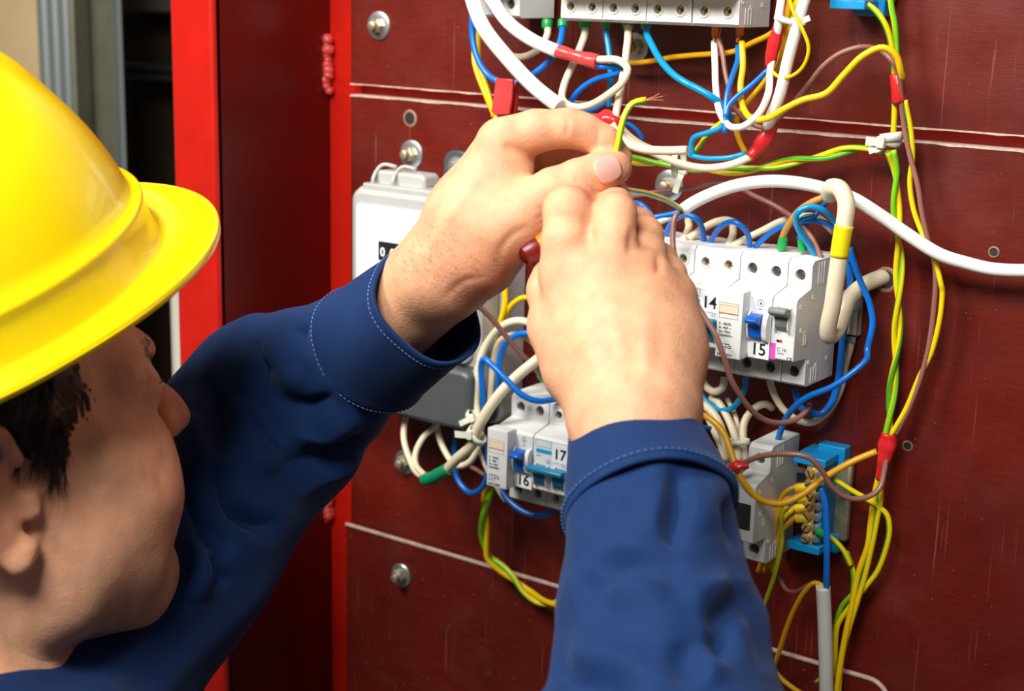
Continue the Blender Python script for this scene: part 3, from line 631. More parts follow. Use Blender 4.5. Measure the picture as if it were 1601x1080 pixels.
def ribbon(name, pts3, wid, nrm, th, m, parent):
    """flat strap along points"""
    p = catmull(pts3, 0.002); T = np.gradient(p, axis=0); T /= np.linalg.norm(T, axis=1)[:, None]; vs = []; fs = []; nrm = np.asarray(nrm, float)
    for i in range(len(p)):
        n_ = nrm - T[i] * (nrm @ T[i]); n_ /= np.linalg.norm(n_) + 1e-9; s = np.cross(T[i], n_)
        for a, b in ((-1, -1), (1, -1), (1, 1), (-1, 1)): vs.append(p[i] + s * a * wid / 2 + n_ * b * th / 2)
    for i in range(len(p) - 1):
        for k in range(4): fs.append((4 * i + k, 4 * i + (k + 1) % 4, 4 * i + 4 + (k + 1) % 4, 4 * i + 4 + k))
    fs += [(0, 1, 2, 3), (4 * len(p) - 1, 4 * len(p) - 2, 4 * len(p) - 3, 4 * len(p) - 4)]
    me = mesh_from(name, vs, fs); bm = bmesh.new(); bm.from_mesh(me); bmesh.ops.recalc_face_normals(bm, faces=bm.faces); bm.to_mesh(me); bm.free()
    return link(name, me, m, parent)
def tie(label, c, axis_px, rx, ry, w_px, tail, hc):
    """nylon tie: loop around the bundle at c whose axis runs along axis_px, lock head and loose tail (photo points)"""
    c3 = P(*c, hc); a3 = P(c[0] + axis_px[0], c[1] + axis_px[1], hc) - c3; a3 /= np.linalg.norm(a3); nrm = V(0, -1, 0); s = np.cross(a3, nrm); s /= np.linalg.norm(s); k = depth(c3) / F
    t = thing('cable_tie', label, 'cable tie', c3, 'nylon cable ties')
    loop = [c3 + s * rx * k * math.cos(q) + nrm * ry * k * math.sin(q) for q in np.linspace(0, 2 * math.pi, 26)]
    p = np.array(loop); vs = []; fs = []; W_ = w_px * k / 2
    for i, q in enumerate(np.linspace(0, 2 * math.pi, 26)):
        o_ = s * math.cos(q) + nrm * math.sin(q)
        for e, d in ((-1, 0), (1, 0), (1, 1), (-1, 1)): vs.append(p[i] + a3 * e * W_ + o_ * d * 0.0011)
    for i in range(25):
        for j in range(4): fs.append((4 * i + j, 4 * i + (j + 1) % 4, 4 * i + 4 + (j + 1) % 4, 4 * i + 4 + j))
    me = mesh_from('strap', vs, fs); bm = bmesh.new(); bm.from_mesh(me); bmesh.ops.recalc_face_normals(bm, faces=bm.faces); bm.to_mesh(me); bm.free(); link('strap', me, M['tie'], t, True)
    hp = P(*tail[0], hc + ry * k * 1000 + 1); q = P(*tail[1], hc + ry * k * 1000 + 3); d = q - hp; d /= np.linalg.norm(d); e = np.cross(d, nrm); e /= np.linalg.norm(e)
    bm = bmesh.new(); mm = Matrix((tuple(d) + (0,), tuple(e) + (0,), tuple(nrm) + (0,), (0, 0, 0, 1))).transposed(); mm.translation = Vector(hp)
    bmesh.ops.create_cube(bm, size=1, matrix=mm @ Matrix.Diagonal((w_px * k * 0.95, w_px * k * 1.45, w_px * k * 0.8, 1))); bevel(link('lock_head', from_bm(bm, 'lock_head'), M['tie'], t), 0.0006)
    ribbon('tail', [hp, (hp + q) / 2 + nrm * 0.001, q], w_px * k, nrm, 0.0011, M['tie'], t)
G = ('green', 13, 1.5)
# --- upper left group
W('thick white cable running from the top edge down behind the left hand', z1(20, -700, 70, -350, 120, -80, 160, 60, 205, 160, 330, 320, 480, 480, 632, 602), [64, 70, 74, 75, 76, 78, 78, 80], 24, 'white', 'cable', 'cable')
W('thick white cable ending in red tape under the top row', z1(150, -700, 170, -350, 208, -80, 270, 30, 345, 130, 480, 228, 620, 290), [68, 68, 67, 66, 66, 64], 21, 'white', 'cable', 'cable')
wrap('tape', 'translucent red tape joining the white cable to the looped wire', z1(612, 285, 730, 320, 848, 350), [64, 64, 64], [20, 20, 25], 'pinktape', jag=0.06)
W('beige wire looping twice from the red tape up to a green ferrule', z1(775, 125, 772, 190, 745, 270, 700, 370, 655, 480, 645, 555, 700, 600, 790, 596, 900, 535, 985, 460, 1012, 390, 960, 340, 850, 335), [34, 40, 60, 76, 80, 76, 66], 12, 'beige', fer=(0,) + G)
W('blue wire folded back beneath the red tape', z1(845, 375, 960, 378, 985, 395, 930, 420, 850, 440, 760, 492, 700, 560, 690, 600, 760, 622, 830, 608, 885, 575), [64, 62, 56, 52, 48], 9, 'blue')
W('blue wire dropping straight from a green ferrule behind the loop', z1(888, 125, 893, 190, 905, 270, 915, 380, 917, 480, 905, 600), [34, 38, 44, 40], 9, 'cyan', fer=(0,) + G)
W('blue wire bowing left under the white cable to a green ferrule', z1(170, -40, 145, 50, 137, 170, 160, 310, 220, 415, 290, 458, 390, 462, 500, 405, 595, 312, 638, 220, 648, 125), [55, 55, 58, 60, 55, 48, 34], 10, 'blue', fer=(0,) + G if False else (1,) + G)
W('yellow wire inside the blue bow at the top left', z1(205, -40, 185, 60, 178, 150, 172, 260, 178, 370, 215, 480, 245, 590, 262, 660), [40, 44, 48, 50], 9, 'yellow')
W('yellow wire leaving the blue bow towards the red flag', z1(150, 270, 150, 340, 170, 420, 205, 510, 250, 620, 280, 690), [40, 48, 50], 9, 'yellow')
W('beige wire from the leftmost green ferrule behind the white cable', z1(560, 125, 562, 190, 520, 270, 440, 315, 370, 318, 310, 290), [34, 40, 44, 44], 11, 'beige', fer=(0,) + G)
W('beige wire with red tape collar dropping to the left hand', z1(1015, 125, 1015, 200, 1005, 300, 985, 440, 962, 560, 940, 680), [34, 44, 60, 70, 80], 12, 'beige', fer=(0,) + G)
wrap('tape', 'red tape collar just below a green ferrule', z1(1018, 192, 1015, 240, 1010, 288), [38, 44], [13, 14, 15], 'redtape', jag=0.08)
W('light blue wire sweeping right from the last green ferrule', z1(1115, 125, 1120, 190, 1145, 245, 1195, 335, 1265, 415, 1340, 466) + z2(150, 502, 235, 552, 300, 610, 330, 680), [34, 44, 60, 66, 60, 46], 11, 'cyan', fer=(0,) + G)
W('yellow wire crossing behind the orange ferrules', z1(960, 352, 1080, 352, 1200, 335) + z2(0, 323, 110, 312, 230, 303, 350, 290, 450, 243, 560, 190, 640, 120, 660, 30, 665, -40), [16, 20, 26, 36, 50, 52], 9, 'ochre')
# red flag of tape
tf = thing('tape_flag', 'folded red tape flag hanging under the blue wire', 'tape', P(787, 150, 55), 'red tape wraps')
def quad_prism(name, pxs, h, th, m, parent):
    a = [P(x, y, h) for x, y in pxs]; nrm = V(0, 1, 0) * th; vs = a + [q + nrm for q in a]; n = len(a)
    fs = [tuple(range(n)), tuple(range(n, 2 * n))[::-1]] + [(i, n + i, n + (i + 1) % n, (i + 1) % n) for i in range(n)]
    me = mesh_from(name, vs, fs); bm = bmesh.new(); bm.from_mesh(me); bmesh.ops.recalc_face_normals(bm, faces=bm.faces); bm.to_mesh(me); bm.free(); return bevel(link(name, me, m, parent), 0.0006)
quad_prism('front_fold', z1(270, 440, 366, 446, 358, 560, 345, 645, 262, 648, 243, 628, 258, 530), 68, 0.0025, M['pinktape'], tf)
quad_prism('back_fold', z1(300, 446, 384, 466, 384, 560, 376, 640, 320, 645), 60, 0.004, M['redtape'], tf)
# --- upper right group
W('white wire hanging in a deep U below the left orange ferrule', z2(240, 235, 245, 360, 250, 500, 275, 640, 330, 712, 400, 712, 490, 640, 545, 520, 556, 390, 575, 300), [34, 50, 62, 66, 60, 56, 52], 11, 'white')
for lab, a in (('orange ferrule clamped at the right end of the top row, left one', z2(250, 145, 245, 205, 238, 250)), ('orange ferrule clamped at the right end of the top row, right one', z2(386, 145, 384, 200, 372, 245))):
    p = lift(a, [32, 34, 36]); t = thing('ferrule', lab, 'ferrule', p[0], 'orange ferrules'); d = p[1] - p[0]; L = np.linalg.norm(d); r = prad(p[0], 12)
    lathe('collar', p[0], d, [(-0.004, r), (L * 0.8, r * 1.0), (L, r * 0.85), (L, r * 0.5)], M['orange'], t, 18)
    for k in range(5): link('strand', tube_mesh('strand', catmull([p[1] - d * 0.1, (p[1] + p[2]) / 2 + RNG.normal(size=3) * 0.0008, p[2] + RNG.normal(size=3) * 0.0016]), 0.0006, 6), M['copper'], t)
W('brown wire from the left orange ferrule arching to the right bundle', z2(262, 215, 285, 290, 300, 400, 322, 500, 352, 605, 420, 670, 500, 716, 575, 690, 700, 560, 780, 462, 860, 365, 960, 295, 1080, 264, 1180, 288, 1258, 368, 1288, 440, 1295, 590, 1310, 720, 1345, 890, 1385, 1040) + zF(1441, 330, 1450, 372, 1462, 420, 1459, 490, 1448, 560, 1425, 630, 1400, 680), [36, 40, 44, 40, 36, 40, 46, 42, 30, 28, 22, 20, 20, 18, 18, 20, 22], 8.5, 'brown')
W('blue wire hanging from the right orange ferrule, ending free', z2(372, 258, 372, 340, 345, 420, 315, 520, 303, 620, 300, 750), [36, 48, 60, 66], 8.5, 'blue')
W('yellow wire arching from the right orange ferrule to the right bundle', z2(396, 235, 402, 370, 388, 490, 405, 610, 460, 672, 540, 666, 640, 610, 740, 562, 870, 525, 970, 420, 1080, 312, 1190, 268, 1262, 310, 1290, 400, 1300, 440), [38, 50, 60, 60, 56, 52, 44, 36], 10.5, 'yellow')
W('blue wire running from the long red tape down to the free end', z2(545, 390, 450, 480, 370, 542, 318, 600, 305, 660), [52, 56, 60, 64], 8.5, 'blue')
W('thin pale yellow wire looping right of the cable tie', z2(660, -40, 680, 50, 735, 160, 772, 270, 742, 372, 672, 430, 605, 432, 558, 395), [66, 66, 60, 54], 6, 'yellow')
W('thick white cable slanting down from the tie to the red sleeve', z2(830, -500, 800, -200, 725, 80, 695, 190, 655, 340, 610, 530, 560, 660, 540, 720), [30, 48, 56, 56, 56, 50, 44], 19, 'white', 'cable', 'cable')
W('white cable rising from the red tape past the tie', z2(700, -500, 650, -200, 608, 60, 600, 140, 585, 240), [30, 50, 56, 56, 52], 13, 'white', 'cable', 'cable')
W('yellow wire behind the red sleeve in the tied bundle', z2(690, -40, 655, 40, 650, 140, 632, 260, 595, 350, 520, 465, 430, 572, 375, 650, 365, 720, 385, 800, 425, 870), [46, 46, 42, 40, 40, 36], 9, 'ochre')
W('second yellow wire pressed under the cable tie', z2(730, -40, 690, 40, 665, 140, 640, 280, 600, 370, 510, 490), [48, 48, 44, 40, 36], 9, 'yellow')
wrap('tape', 'long red tape wound on the white cable below the tie', z2(603, 135, 585, 210, 566, 290, 552, 375), [54, 54, 52], [15, 19, 21, 15], 'redtape', jag=0.1)
wrap('tape', 'bright red tape sleeve at the lower end of the slanting white cable', z2(580, 690, 540, 760, 480, 840, 440, 888), [44, 44, 46, 50], [13, 24, 25, 14], 'redtape', jag=0.08)
tie('cable tie around white cables at the top beside the breaker', z2(655, 112)[0], (-0.3, 1), 21, 12, 9, z2(738, 122, 778, 100), 54)
W('light blue wire bent sharply left under the white U', z2(340, 640, 300, 705, 200, 748, 130, 772, 112, 805, 118, 880), [50, 52, 52, 50], 9, 'cyan')
W('light blue wire lying along the beige one to the red sleeve', z2(100, 872, 180, 890, 260, 892, 340, 884, 420, 862), [50, 52, 52, 48], 8, 'cyan')
W('yellow green wire peeping beneath the bent light blue one', z2(290, 680, 205, 755, 150, 830, 110, 880), [44, 44, 40], 8, 'earth', twist=40)
W('blunt beige cable stub beside the fingertips', z1(920, 700, 1000, 800, 1090, 838, 1220, 848, 1350, 845), [98, 94, 90, 86], 14, 'beige', 'cable', 'cable')
W('beige cable running from the fingertips to the red sleeve', z1(900, 700, 1000, 770, 1120, 840, 1250, 900) + z2(100, 935, 220, 945, 340, 925, 450, 880), [84, 74, 62, 54, 48], 12, 'beige', 'cable', 'cable')
W('beige wire behind the red knot by the index finger', z1(960, 690, 1020, 760, 1110, 820, 1200, 850), [70, 60, 50], 9, 'beige')
W('dark blue wire behind the red knot', z1(985, 690, 1030, 705, 1075, 745, 1100, 790), [60, 56, 50], 7, 'blue')
wrap('tape', 'crumpled red tape knot above the index finger', z1(830, 690, 880, 672, 930, 690, 960, 720), [88, 92, 88], [14, 26, 27, 18], 'redtape', jag=0.22, step=0.001)
TP(('yellow strand of the twisted earth pair below the red sleeve', 'green strand of the twisted earth pair below the red sleeve'), z1(940, 880, 1040, 900, 1150, 915, 1260, 920) + z2(130, 945, 260, 958, 400, 958, 550, 938, 700, 905, 850, 882, 1000, 842, 1120, 832, 1190, 838), [64, 50, 42, 36, 28, 22, 20], 8.5, ('earth', 'earthg'), 2.6, 0.4)
tie('cable tie with a long tail under the beige cables', z2(40, 915)[0], (1, 0.12), 22, 14, 10, z2(65, 960, 20, 1085), 52)
W('earth wire curving from the blue top holder into the right bundle', z2(1050, 0, 1085, 15, 1150, 62, 1208, 150, 1240, 270, 1252, 420, 1255, 580, 1248, 740, 1240, 800), [28, 28, 26, 22, 20, 20, 18], 9.5, 'earth', fer=(0, 'green', 14, 1.5), twist=8)
W('green yellow wire straight down from the top into the right bundle', z2(1215, -500, 1222, -200, 1238, 40, 1255, 130, 1264, 260, 1272, 420, 1285, 500), [24, 22, 20, 20], 9.5, 'earthg', twist=6)
wrap('tape', 'red tape band round the vertical bundle at the right', z2(1268, 418, 1275, 495, 1285, 575), [21, 22, 21], [22, 24, 24], 'redtape', jag=0.05)
W('yellow wire with green stripe down the right side of the bundle', zR(132, 375, 155, 500, 160, 590, 150, 680, 163, 780, 190, 860, 245, 980, 268, 1070) + zS(188, 40, 182, 110, 160, 200, 128, 265, 95, 345, 55, 415), [22, 18, 16, 16, 20, 18, 18, 20, 24], 8.5, 'earth', twist=14)
TP(('yellow strand of the vertical twisted earth pair', 'green strand of the vertical twisted earth pair'), zF(1392, 236, 1400, 268, 1401, 312, 1403, 354, 1406, 396, 1405, 440, 1404, 490, 1401, 550, 1395, 610, 1388, 680), [22, 16, 15, 15, 18, 18, 16, 16, 20], 9, ('earth', 'earthg'), 2.4, 1.2)
tie('white cable tie with curled tail on the vertical bundle', z2(1235, 770)[0], (0.1, 1), 15, 12, 13, z2(1180, 800, 1095, 790), 20)
tie('lower white cable tie turn beside the curled one', z2(1232, 795)[0], (-0.3, 1), 15, 13, 11, z2(1160, 830, 1110, 850), 18)
# --- middle row wires
W('thick bright white cable curving across to the right edge', z3(285, 290, 330, 258, 420, 212, 550, 166, 700, 143, 850, 147, 1000, 176, 1150, 226, 1300, 318, 1440, 416) + zF(1470, 398, 1510, 411, 1555, 421, 1640, 422, 1760, 410, 1950, 380), [74, 70, 62, 54, 46, 40, 36, 30, 24, 20, 20, 16], 21, 'white', 'cable', 'cable', n=16)
W('blue wire leaving the end of the bright white cable', z3(285, 295, 230, 310, 150, 325, 60, 342, -40, 352), [74, 76, 84], 9, 'blue')
W('brown wire hanging in a long loop over breaker 14', z3(280, 298, 250, 320, 236, 400, 240, 500, 266, 590, 330, 720, 400, 840, 455, 930, 490, 1020) + zN(500, 40, 560, 220, 650, 380, 760, 530, 880, 630, 1000, 675, 1120, 680, 1250, 640, 1340, 570, 1400, 480), [74, 80, 86, 92, 94, 94, 92, 84, 70, 58, 44, 36], 9, 'brown')
W('beige wire from the end of the bright white cable into the hand', z3(280, 300, 200, 335, 120, 370, 40, 400), [72, 76, 84], 10, 'beige')
W('brown wire passing behind the bright white cable to the right breaker', z3(-40, 232, 60, 212, 150, 197, 300, 180, 420, 160, 500, 155, 580, 175, 650, 215, 750, 262, 830, 312, 900, 372, 955, 445, 1000, 545), [30, 28, 26, 24, 26, 30, 34, 36], 8, 'brown')
W('blue jumper loop nearest the right hand', zE(-20, 300, 90, 268, 180, 300, 270, 400, 330, 520, 362, 660), [40, 46, 44, 34], 9, 'blue')
W('blue jumper loop in the middle above breaker 14', zE(425, 690, 480, 525, 570, 435, 680, 402, 790, 450, 850, 555, 868, 750), [32, 40, 46, 46, 40, 32], 9, 'blue')
W('blue jumper loop above the right half of breaker 14', zE(920, 750, 1000, 605, 1090, 512, 1200, 478, 1305, 540, 1368, 640, 1385, 790), [32, 40, 46, 46, 40, 32], 9, 'blue')
W('short beige wire end left of the two above breaker 14', zE(690, 450, 700, 540, 670, 620, 625, 705), [18, 26, 34], 12, 'beige', end_cu=4)
W('beige wire end reaching right above breaker 14', zE(695, 670, 850, 560, 1000, 482, 1130, 462, 1230, 500), [36, 28, 16, 12], 12, 'beige', start_cu=4)
W('short beige wire end under the right jumper loop', zE(1195, 520, 1195, 620, 1165, 700, 1130, 785), [18, 26, 34], 12, 'beige', end_cu=4)
W('beige wire slanting up right from above breaker 14', z3(530, 478, 600, 440, 700, 390, 790, 345, 900, 320, 980, 330, 1060, 402), [34, 28, 22, 18, 18, 16], 11, 'beige', start_cu=4)
W('blue wire rising right from device 15 behind the hooked cable', z3(655, 480, 740, 402, 830, 362, 920, 345, 1000, 350, 1065, 385, 1120, 480, 1150, 560), [32, 34, 34, 32, 28, 24], 9, 'blue')
W('light blue wire arching above the single breaker', z3(975, 535, 920, 450, 872, 370, 872, 305, 930, 272, 1010, 292, 1060, 345, 1120, 440), [32, 44, 54, 50, 40, 26], 10, 'cyan')
W('dark blue wire crossing under the light blue arch', z3(1020, 250, 960, 320, 905, 375, 880, 440), [20, 30, 32], 9, 'blue')
W('orange brown wire from a green ferrule into the hooked cable', z3(792, 480, 800, 420, 830, 362, 880, 295, 950, 248, 1035, 215), [33, 36, 42, 46, 44], 11, 'orangewire', fer=(0, 'green', 22, 1.35))
W('blue wire with a green ferrule behind the light blue arch', z3(900, 490, 890, 420, 880, 370, 905, 330, 960, 320), [33, 34, 36, 34], 9, 'cyan', fer=(0, 'green', 18, 1.4))
W('hooked beige cable with a yellow band beside breaker 15', z3(1035, 215, 1048, 172, 1090, 180, 1122, 250, 1112, 370, 1092, 500, 1072, 640, 1052, 780, 1030, 890, 1035, 935, 1070, 910, 1105, 820, 1140, 740, 1210, 675, 1300, 635, 1345, 628), [50, 60, 62, 66, 68, 68, 66, 62, 56, 44, 30, 16, 2, -8], 27, 'beige', 'cable', 'cable', n=18)
wrap('tape_band', 'yellow tape band round the hooked beige cable', z3(1112, 368, 1098, 450, 1086, 528), [67.5, 68.3], 29.5, 'yellowtape', group='tape bands', jag=0.01, n=18)
W('blue wire bowing right of the hooked cable to the surge arrester', z3(1140, 480, 1190, 640, 1240, 760, 1258, 870, 1230, 1000) + z6(970, 0, 900, 70, 800, 140, 680, 190, 610, 242, 562, 310, 528, 405), [26, 24, 24, 28, 40, 48, 44, 34], 10, 'blue')
W('blue wire falling beside the single breaker in a hook', z3(1125, 500, 1142, 640, 1130, 780, 1108, 920) + z6(842, 0, 830, 100, 790, 228, 740, 276, 690, 270, 640, 240, 612, 150), [16, 14, 14, 16, 22, 30, 32], 11, 'blue')
W('beige wire hooking under the single breaker', z3(1165, 800, 1150, 960) + z6(862, 40, 840, 150, 780, 260, 700, 318, 640, 312, 560, 258, 510, 180, 488, 110), [6, 6, 10, 20, 28, 32], 11, 'beige')
# --- under the middle row
W('beige wire loop between the right hand and the brown loop', zN(235, -60, 228, 60, 232, 160, 285, 280, 380, 352, 470, 310, 492, 200), [30, 30, 32, 34, 30], 12, 'beige')
W('dark blue wire loop below breaker 14', zN(195, 160, 215, 320, 300, 455, 430, 540, 560, 532, 640, 452, 705, 320, 718, 150), [26, 30, 36, 36, 32], 9, 'cyan')
W('blue wire stub behind the right wrist, upper one', zN(-40, 240, 90, 268, 220, 285), [40, 34, 26], 8, 'cyan')
W('blue wire stub behind the right wrist, lower one', zN(-40, 270, 60, 312, 200, 390), [40, 34, 26], 8, 'cyan')
W('beige cable behind the right wrist going down to the cuff', zN(-20, 300, 80, 375, 250, 480, 380, 590, 450, 720, 500, 900, 520, 1080), [30, 34, 40, 44, 46, 46], 13, 'beige', 'cable', 'cable')
W('beige wire left of the tied pair above the cuff', zN(350, 420, 430, 470, 520, 620, 580, 760, 620, 920, 640, 1090), [26, 32, 40, 44, 46], 12, 'beige')
W('beige wire between the tied ones above the cuff', zN(520, 430, 590, 570, 628, 700, 632, 850), [24, 30, 34, 34], 8, 'beige')
W('beige wire curling right from the tied group', zN(990, 520, 930, 485, 850, 500, 750, 580, 695, 700, 690, 850, 712, 1090), [10, 20, 26, 32, 40, 42], 12, 'beige')
W('short beige wire behind the left of the cuff', zN(330, 640, 400, 800, 470, 960, 500, 1100), [34, 36, 38], 12, 'beige')
tie('cable tie holding the beige wires above the right cuff', zN(650, 880)[0], (0.1, 1), 15, 9, 8, zN(560, 880, 500, 880), 46)
W('short blue wire with a green ferrule beside the cuff', zN(180, 660, 260, 722, 350, 740), [52, 50, 46], 7, 'blue', fer=(0, 'green', 12, 1.6))
W('ochre wire from the cuff running in a wide sag to the red wrap', z6(110, 262, 190, 300, 258, 368, 300, 480, 335, 575, 370, 632, 440, 700, 540, 722, 640, 682, 760, 592, 900, 512, 1020, 462), [60, 64, 68, 74, 76, 74, 68, 60, 46, 30, 22], 10.5, 'ochre')
W('brown wire waving from the cuff to the red wrap', z6(330, 540, 360, 520, 430, 490, 560, 474, 680, 492, 742, 552, 800, 642, 880, 694, 970, 690, 1032, 648, 1055, 570, 1070, 470), [74, 76, 72, 64, 52, 40, 30, 24], 9, 'brown')
wrap('tape', 'small red tape knot at the right cuff', z6(285, 545, 330, 535, 382, 535), [76, 77, 76], [16, 17, 7], 'redtape', jag=0.2, step=0.001)
wrap('tape', 'large red tape wrap on the bundle below the panel hole', z6(1082, 375, 1068, 450, 1048, 530, 1038, 600), [22, 23, 22], [26, 27, 20, 14], 'redtape', jag=0.12)
# --- terminal bar wires
for k, (y, nm) in enumerate(((640, 'top'), (692, 'second'), (742, 'third'), (792, 'lowest'))):
    tgt = [(560, 670, 520, 760, 490, 880, 430, 1060), (570, 700, 530, 780, 505, 900, 462, 1060), (590, 760, 555, 800, 530, 900, 490, 1040), (590, 810, 550, 860, 540, 950, 500, 1060)][k]
    W(f'{("yellow", "ochre", "yellow", "dull yellow")[k]} wire from the {nm} yellow ferrule of the terminal bar', z6(*((672, y, 612, y) + tgt)), [33, 36, 40, 40, 36, 30], 8, ('ochre', 'ochre', 'yellow', 'ochre')[k], fer=(0, 'yferr', 21, 1.75), group='wires of the terminal bar')
W('green wire with yellow stripe hanging left of the terminal bar', zB(290, 40, 262, 80, 262, 240, 222, 420, 175, 560, 120, 700), [42, 42, 38, 30], 8, 'earthd', phase=2)
W('blue wire dropping from the terminal bar into the grey cable', z6(738, 635, 760, 700, 770, 850, 771, 960) + zB(512, 420, 511, 500, 512, 560), [42, 44, 46, 44, 40], 10, 'blue')
W('upright pale grey cable at the bottom edge', zB(492, 490, 500, 640, 505, 800, 510, 1000, 512, 1180, 510, 1900), [42, 40, 38, 36, 30], 22, 'greycable', 'cable', 'cable', n=18)
W('ochre wire bending left out of the pale grey cable', zB(492, 520, 480, 484, 440, 474, 395, 512, 340, 600, 290, 720, 238, 880, 200, 980), [42, 40, 36, 26, 14], 8, 'ochre')
W('brown wire swinging left out of the pale grey cable', zB(485, 500, 455, 470, 400, 490, 340, 522, 285, 508, 245, 440, 215, 380), [40, 34, 24, 16], 7, 'brown')
W('yellow wire from the top of the terminal bar to the bundle', z6(775, 585, 820, 610, 900, 660, 970, 700, 1030, 740, 1068, 775, 1082, 850, 1060, 960, 1020, 1060) + zB(750, 470, 640, 610, 575, 710, 558, 900, 545, 1000), [34, 30, 24, 20, 18, 18, 20, 22, 20], 9, 'earth', fer=(0, 'green', 12, 1.4), twist=10)
W('yellow wire from the foot of the terminal bar to the bundle', z6(728, 860, 790, 890, 850, 950, 890, 1030) + zB(625, 300, 662, 410, 662, 520, 640, 680, 600, 860, 560, 1120), [34, 28, 22, 20, 22, 24], 8.5, 'earth', fer=(0, 'green', 12, 1.5), twist=6)
W('yellow wire straight below the large red wrap', z6(1028, 590, 1005, 700, 988, 830) + zB(745, 260, 690, 420, 655, 600, 620, 760, 585, 960, 560, 1150, 520, 1800), [22, 22, 24, 26, 26], 9.5, 'yellow')
W('second yellow wire below the large red wrap', z6(1036, 600, 1038, 700, 1020, 800, 1005, 880) + zB(735, 400, 690, 560, 640, 720, 600, 880, 575, 1150, 560, 1800), [22, 22, 22, 24, 24], 9, 'earth', twist=5)
W('green strand curving behind the yellow bundle at the bottom', zB(655, 540, 600, 600, 565, 700, 548, 800, 560, 900), [14, 14, 14], 8, 'earthg')
W('short ochre wire end at the bottom edge beside the sleeve', zB(230, 980, 262, 1015, 322, 1062, 380, 1100), [40, 44, 46], 8, 'ochre')
W('pale green wire scrap by the foot of the grey cable', zB(450, 1030, 480, 1010, 520, 1000), [26, 30, 34], 6, 'earthg')
# --- lower left group
W('yellow wire upright beside the meter', zL(790, -120, 788, 0, 787, 140, 765, 235, 725, 360, 690, 450, 680, 560), [40, 40, 40, 36, 30], 9, 'yellow')
W('yellow wire bending from a green ferrule behind the right hand', zL(1020, 118, 970, 108, 900, 106, 835, 148, 800, 200, 770, 260), [40, 40, 38, 34], 8.5, 'yellow', fer=(0, 'green', 13, 1.6))
W('olive wire behind the right hand edge', zL(1010, 180, 985, 210, 985, 260), [36, 34, 32], 6, 'ochre')
W('large beige wire arch beside the meter', zL(1050, 300, 980, 278, 880, 254, 780, 282, 690, 372, 632, 490, 606, 620, 600, 800, 620, 900), [50, 54, 56, 56, 58, 60], 12, 'beige')
W('inner beige wire arch beside the meter', zL(1020, 480, 985, 410, 920, 360, 840, 350, 760, 385, 715, 500, 700, 650, 692, 800), [36, 40, 42, 44, 46, 48], 11, 'beige')
W('blue wire arch inside the beige arch', zL(1060, 340, 980, 336, 880, 340, 800, 392, 762, 470, 748, 600, 742, 720), [46, 50, 52, 50, 44], 10, 'blue')
W('blue wire bent sharply in front of the beige arch', zL(656, 860, 642, 700, 634, 540, 652, 502, 700, 540, 800, 640, 900, 738, 1000, 776, 1080, 770, 1180, 745), [66, 72, 76, 78, 76, 72, 62, 50], 10, 'blue')
W('brown wire slanting from the left wrist to a green ferrule', zL(470, 30, 570, 120, 700, 240, 830, 400, 960, 540, 1040, 630), [110, 96, 80, 66, 50, 36], 8.5, 'brown', fer=(1, 'green', 14, 1.6))
W('thick beige cable slanting from the right hand to the green tape', zL(1060, 450, 1000, 505, 880, 602, 760, 722, 660, 862, 600, 980) + zM(350, 330, 200, 470, 90, 590), [50, 62, 74, 80, 80, 76, 70], 17, 'beige', 'cable', 'cable', n=16)
wrap('tape', 'green tape wound at the lower end of the thick beige cable', zM(130, 555, 60, 595, -20, 640, -110, 660), [72, 70, 68], [20, 21, 21, 18], 'greentape', group='tape bands', jag=0.05)
W('beige wire looping left from the green tape up under the meter', z5(170, 790, 130, 765, 95, 690, 80, 620, 90, 530, 95, 470), [68, 62, 52, 40], 10, 'beige')
W('beige wire crossing up from the green tape under the meter', z5(165, 780, 130, 740, 128, 690, 160, 625, 215, 570, 225, 500), [68, 60, 48, 38], 10, 'beige')
W('beige wire sagging under the meter to the thick cable', z5(210, 520, 215, 590, 240, 670, 290, 738, 345, 725, 385, 650, 395, 560), [38, 44, 50, 52, 48], 10, 'beige')
W('blue wire loop under the green tape', z5(300, 540, 288, 610, 283, 700, 298, 795, 350, 850, 405, 815, 420, 720, 408, 620), [30, 32, 36, 40, 44, 44], 9, 'blue')
W('blue wire swinging below device 16 to a green ferrule', zM(470, 250, 490, 380, 540, 590, 640, 790, 780, 925, 930, 990, 1080, 968, 1200, 890), [40, 40, 42, 44, 42, 34], 9.5, 'blue', fer=(1, 'green', 12, 1.4))
W('thin beige wire left of device 16', zM(420, 380, 460, 500, 540, 660, 620, 800, 660, 860), [44, 46, 44, 40], 7, 'beige')
W('brown wire end left of device 16', zM(340, 540, 400, 570, 470, 620), [30, 32, 34], 7, 'brown')
tie('upper cable tie on the thick beige cable', zM(370, 90)[0], (0.62, -0.8), 15, 9, 9, zM(350, 80, 235, 135), 66)
tie('lower cable tie on the thick beige cable', zM(390, 245)[0], (0.62, -0.8), 16, 11, 10, zM(330, 240, 190, 230), 78)
TP(('yellow strand of the twisted pair below device 16', 'green strand of the twisted pair below device 16'), zT(150, -60, 120, 60, 95, 200, 90, 330, 95, 470, 130, 600, 220, 680, 330, 770, 440, 880, 560, 965, 680, 985, 800, 975), [30, 28, 26, 24, 22, 22, 24, 28], 9, ('yellow', 'earthg'), 2.2, 0.0)
W('white wire with a yellow ferrule at the right sleeve edge', zT(862, 420, 858, 330, 850, 262), [36, 36, 35], 12, 'beige', end_cu=12)
t = P(*zT(850, 215)[0], 34); q = lathe('ferrule', t, (0, 0, 1), [(-0.003, 0.0045), (0.004, 0.0045), (0.012, 0.004)], M['yferr'], None, 16); tag(q, 'single yellow ferrule under device 17 at the sleeve edge', 'ferrule')
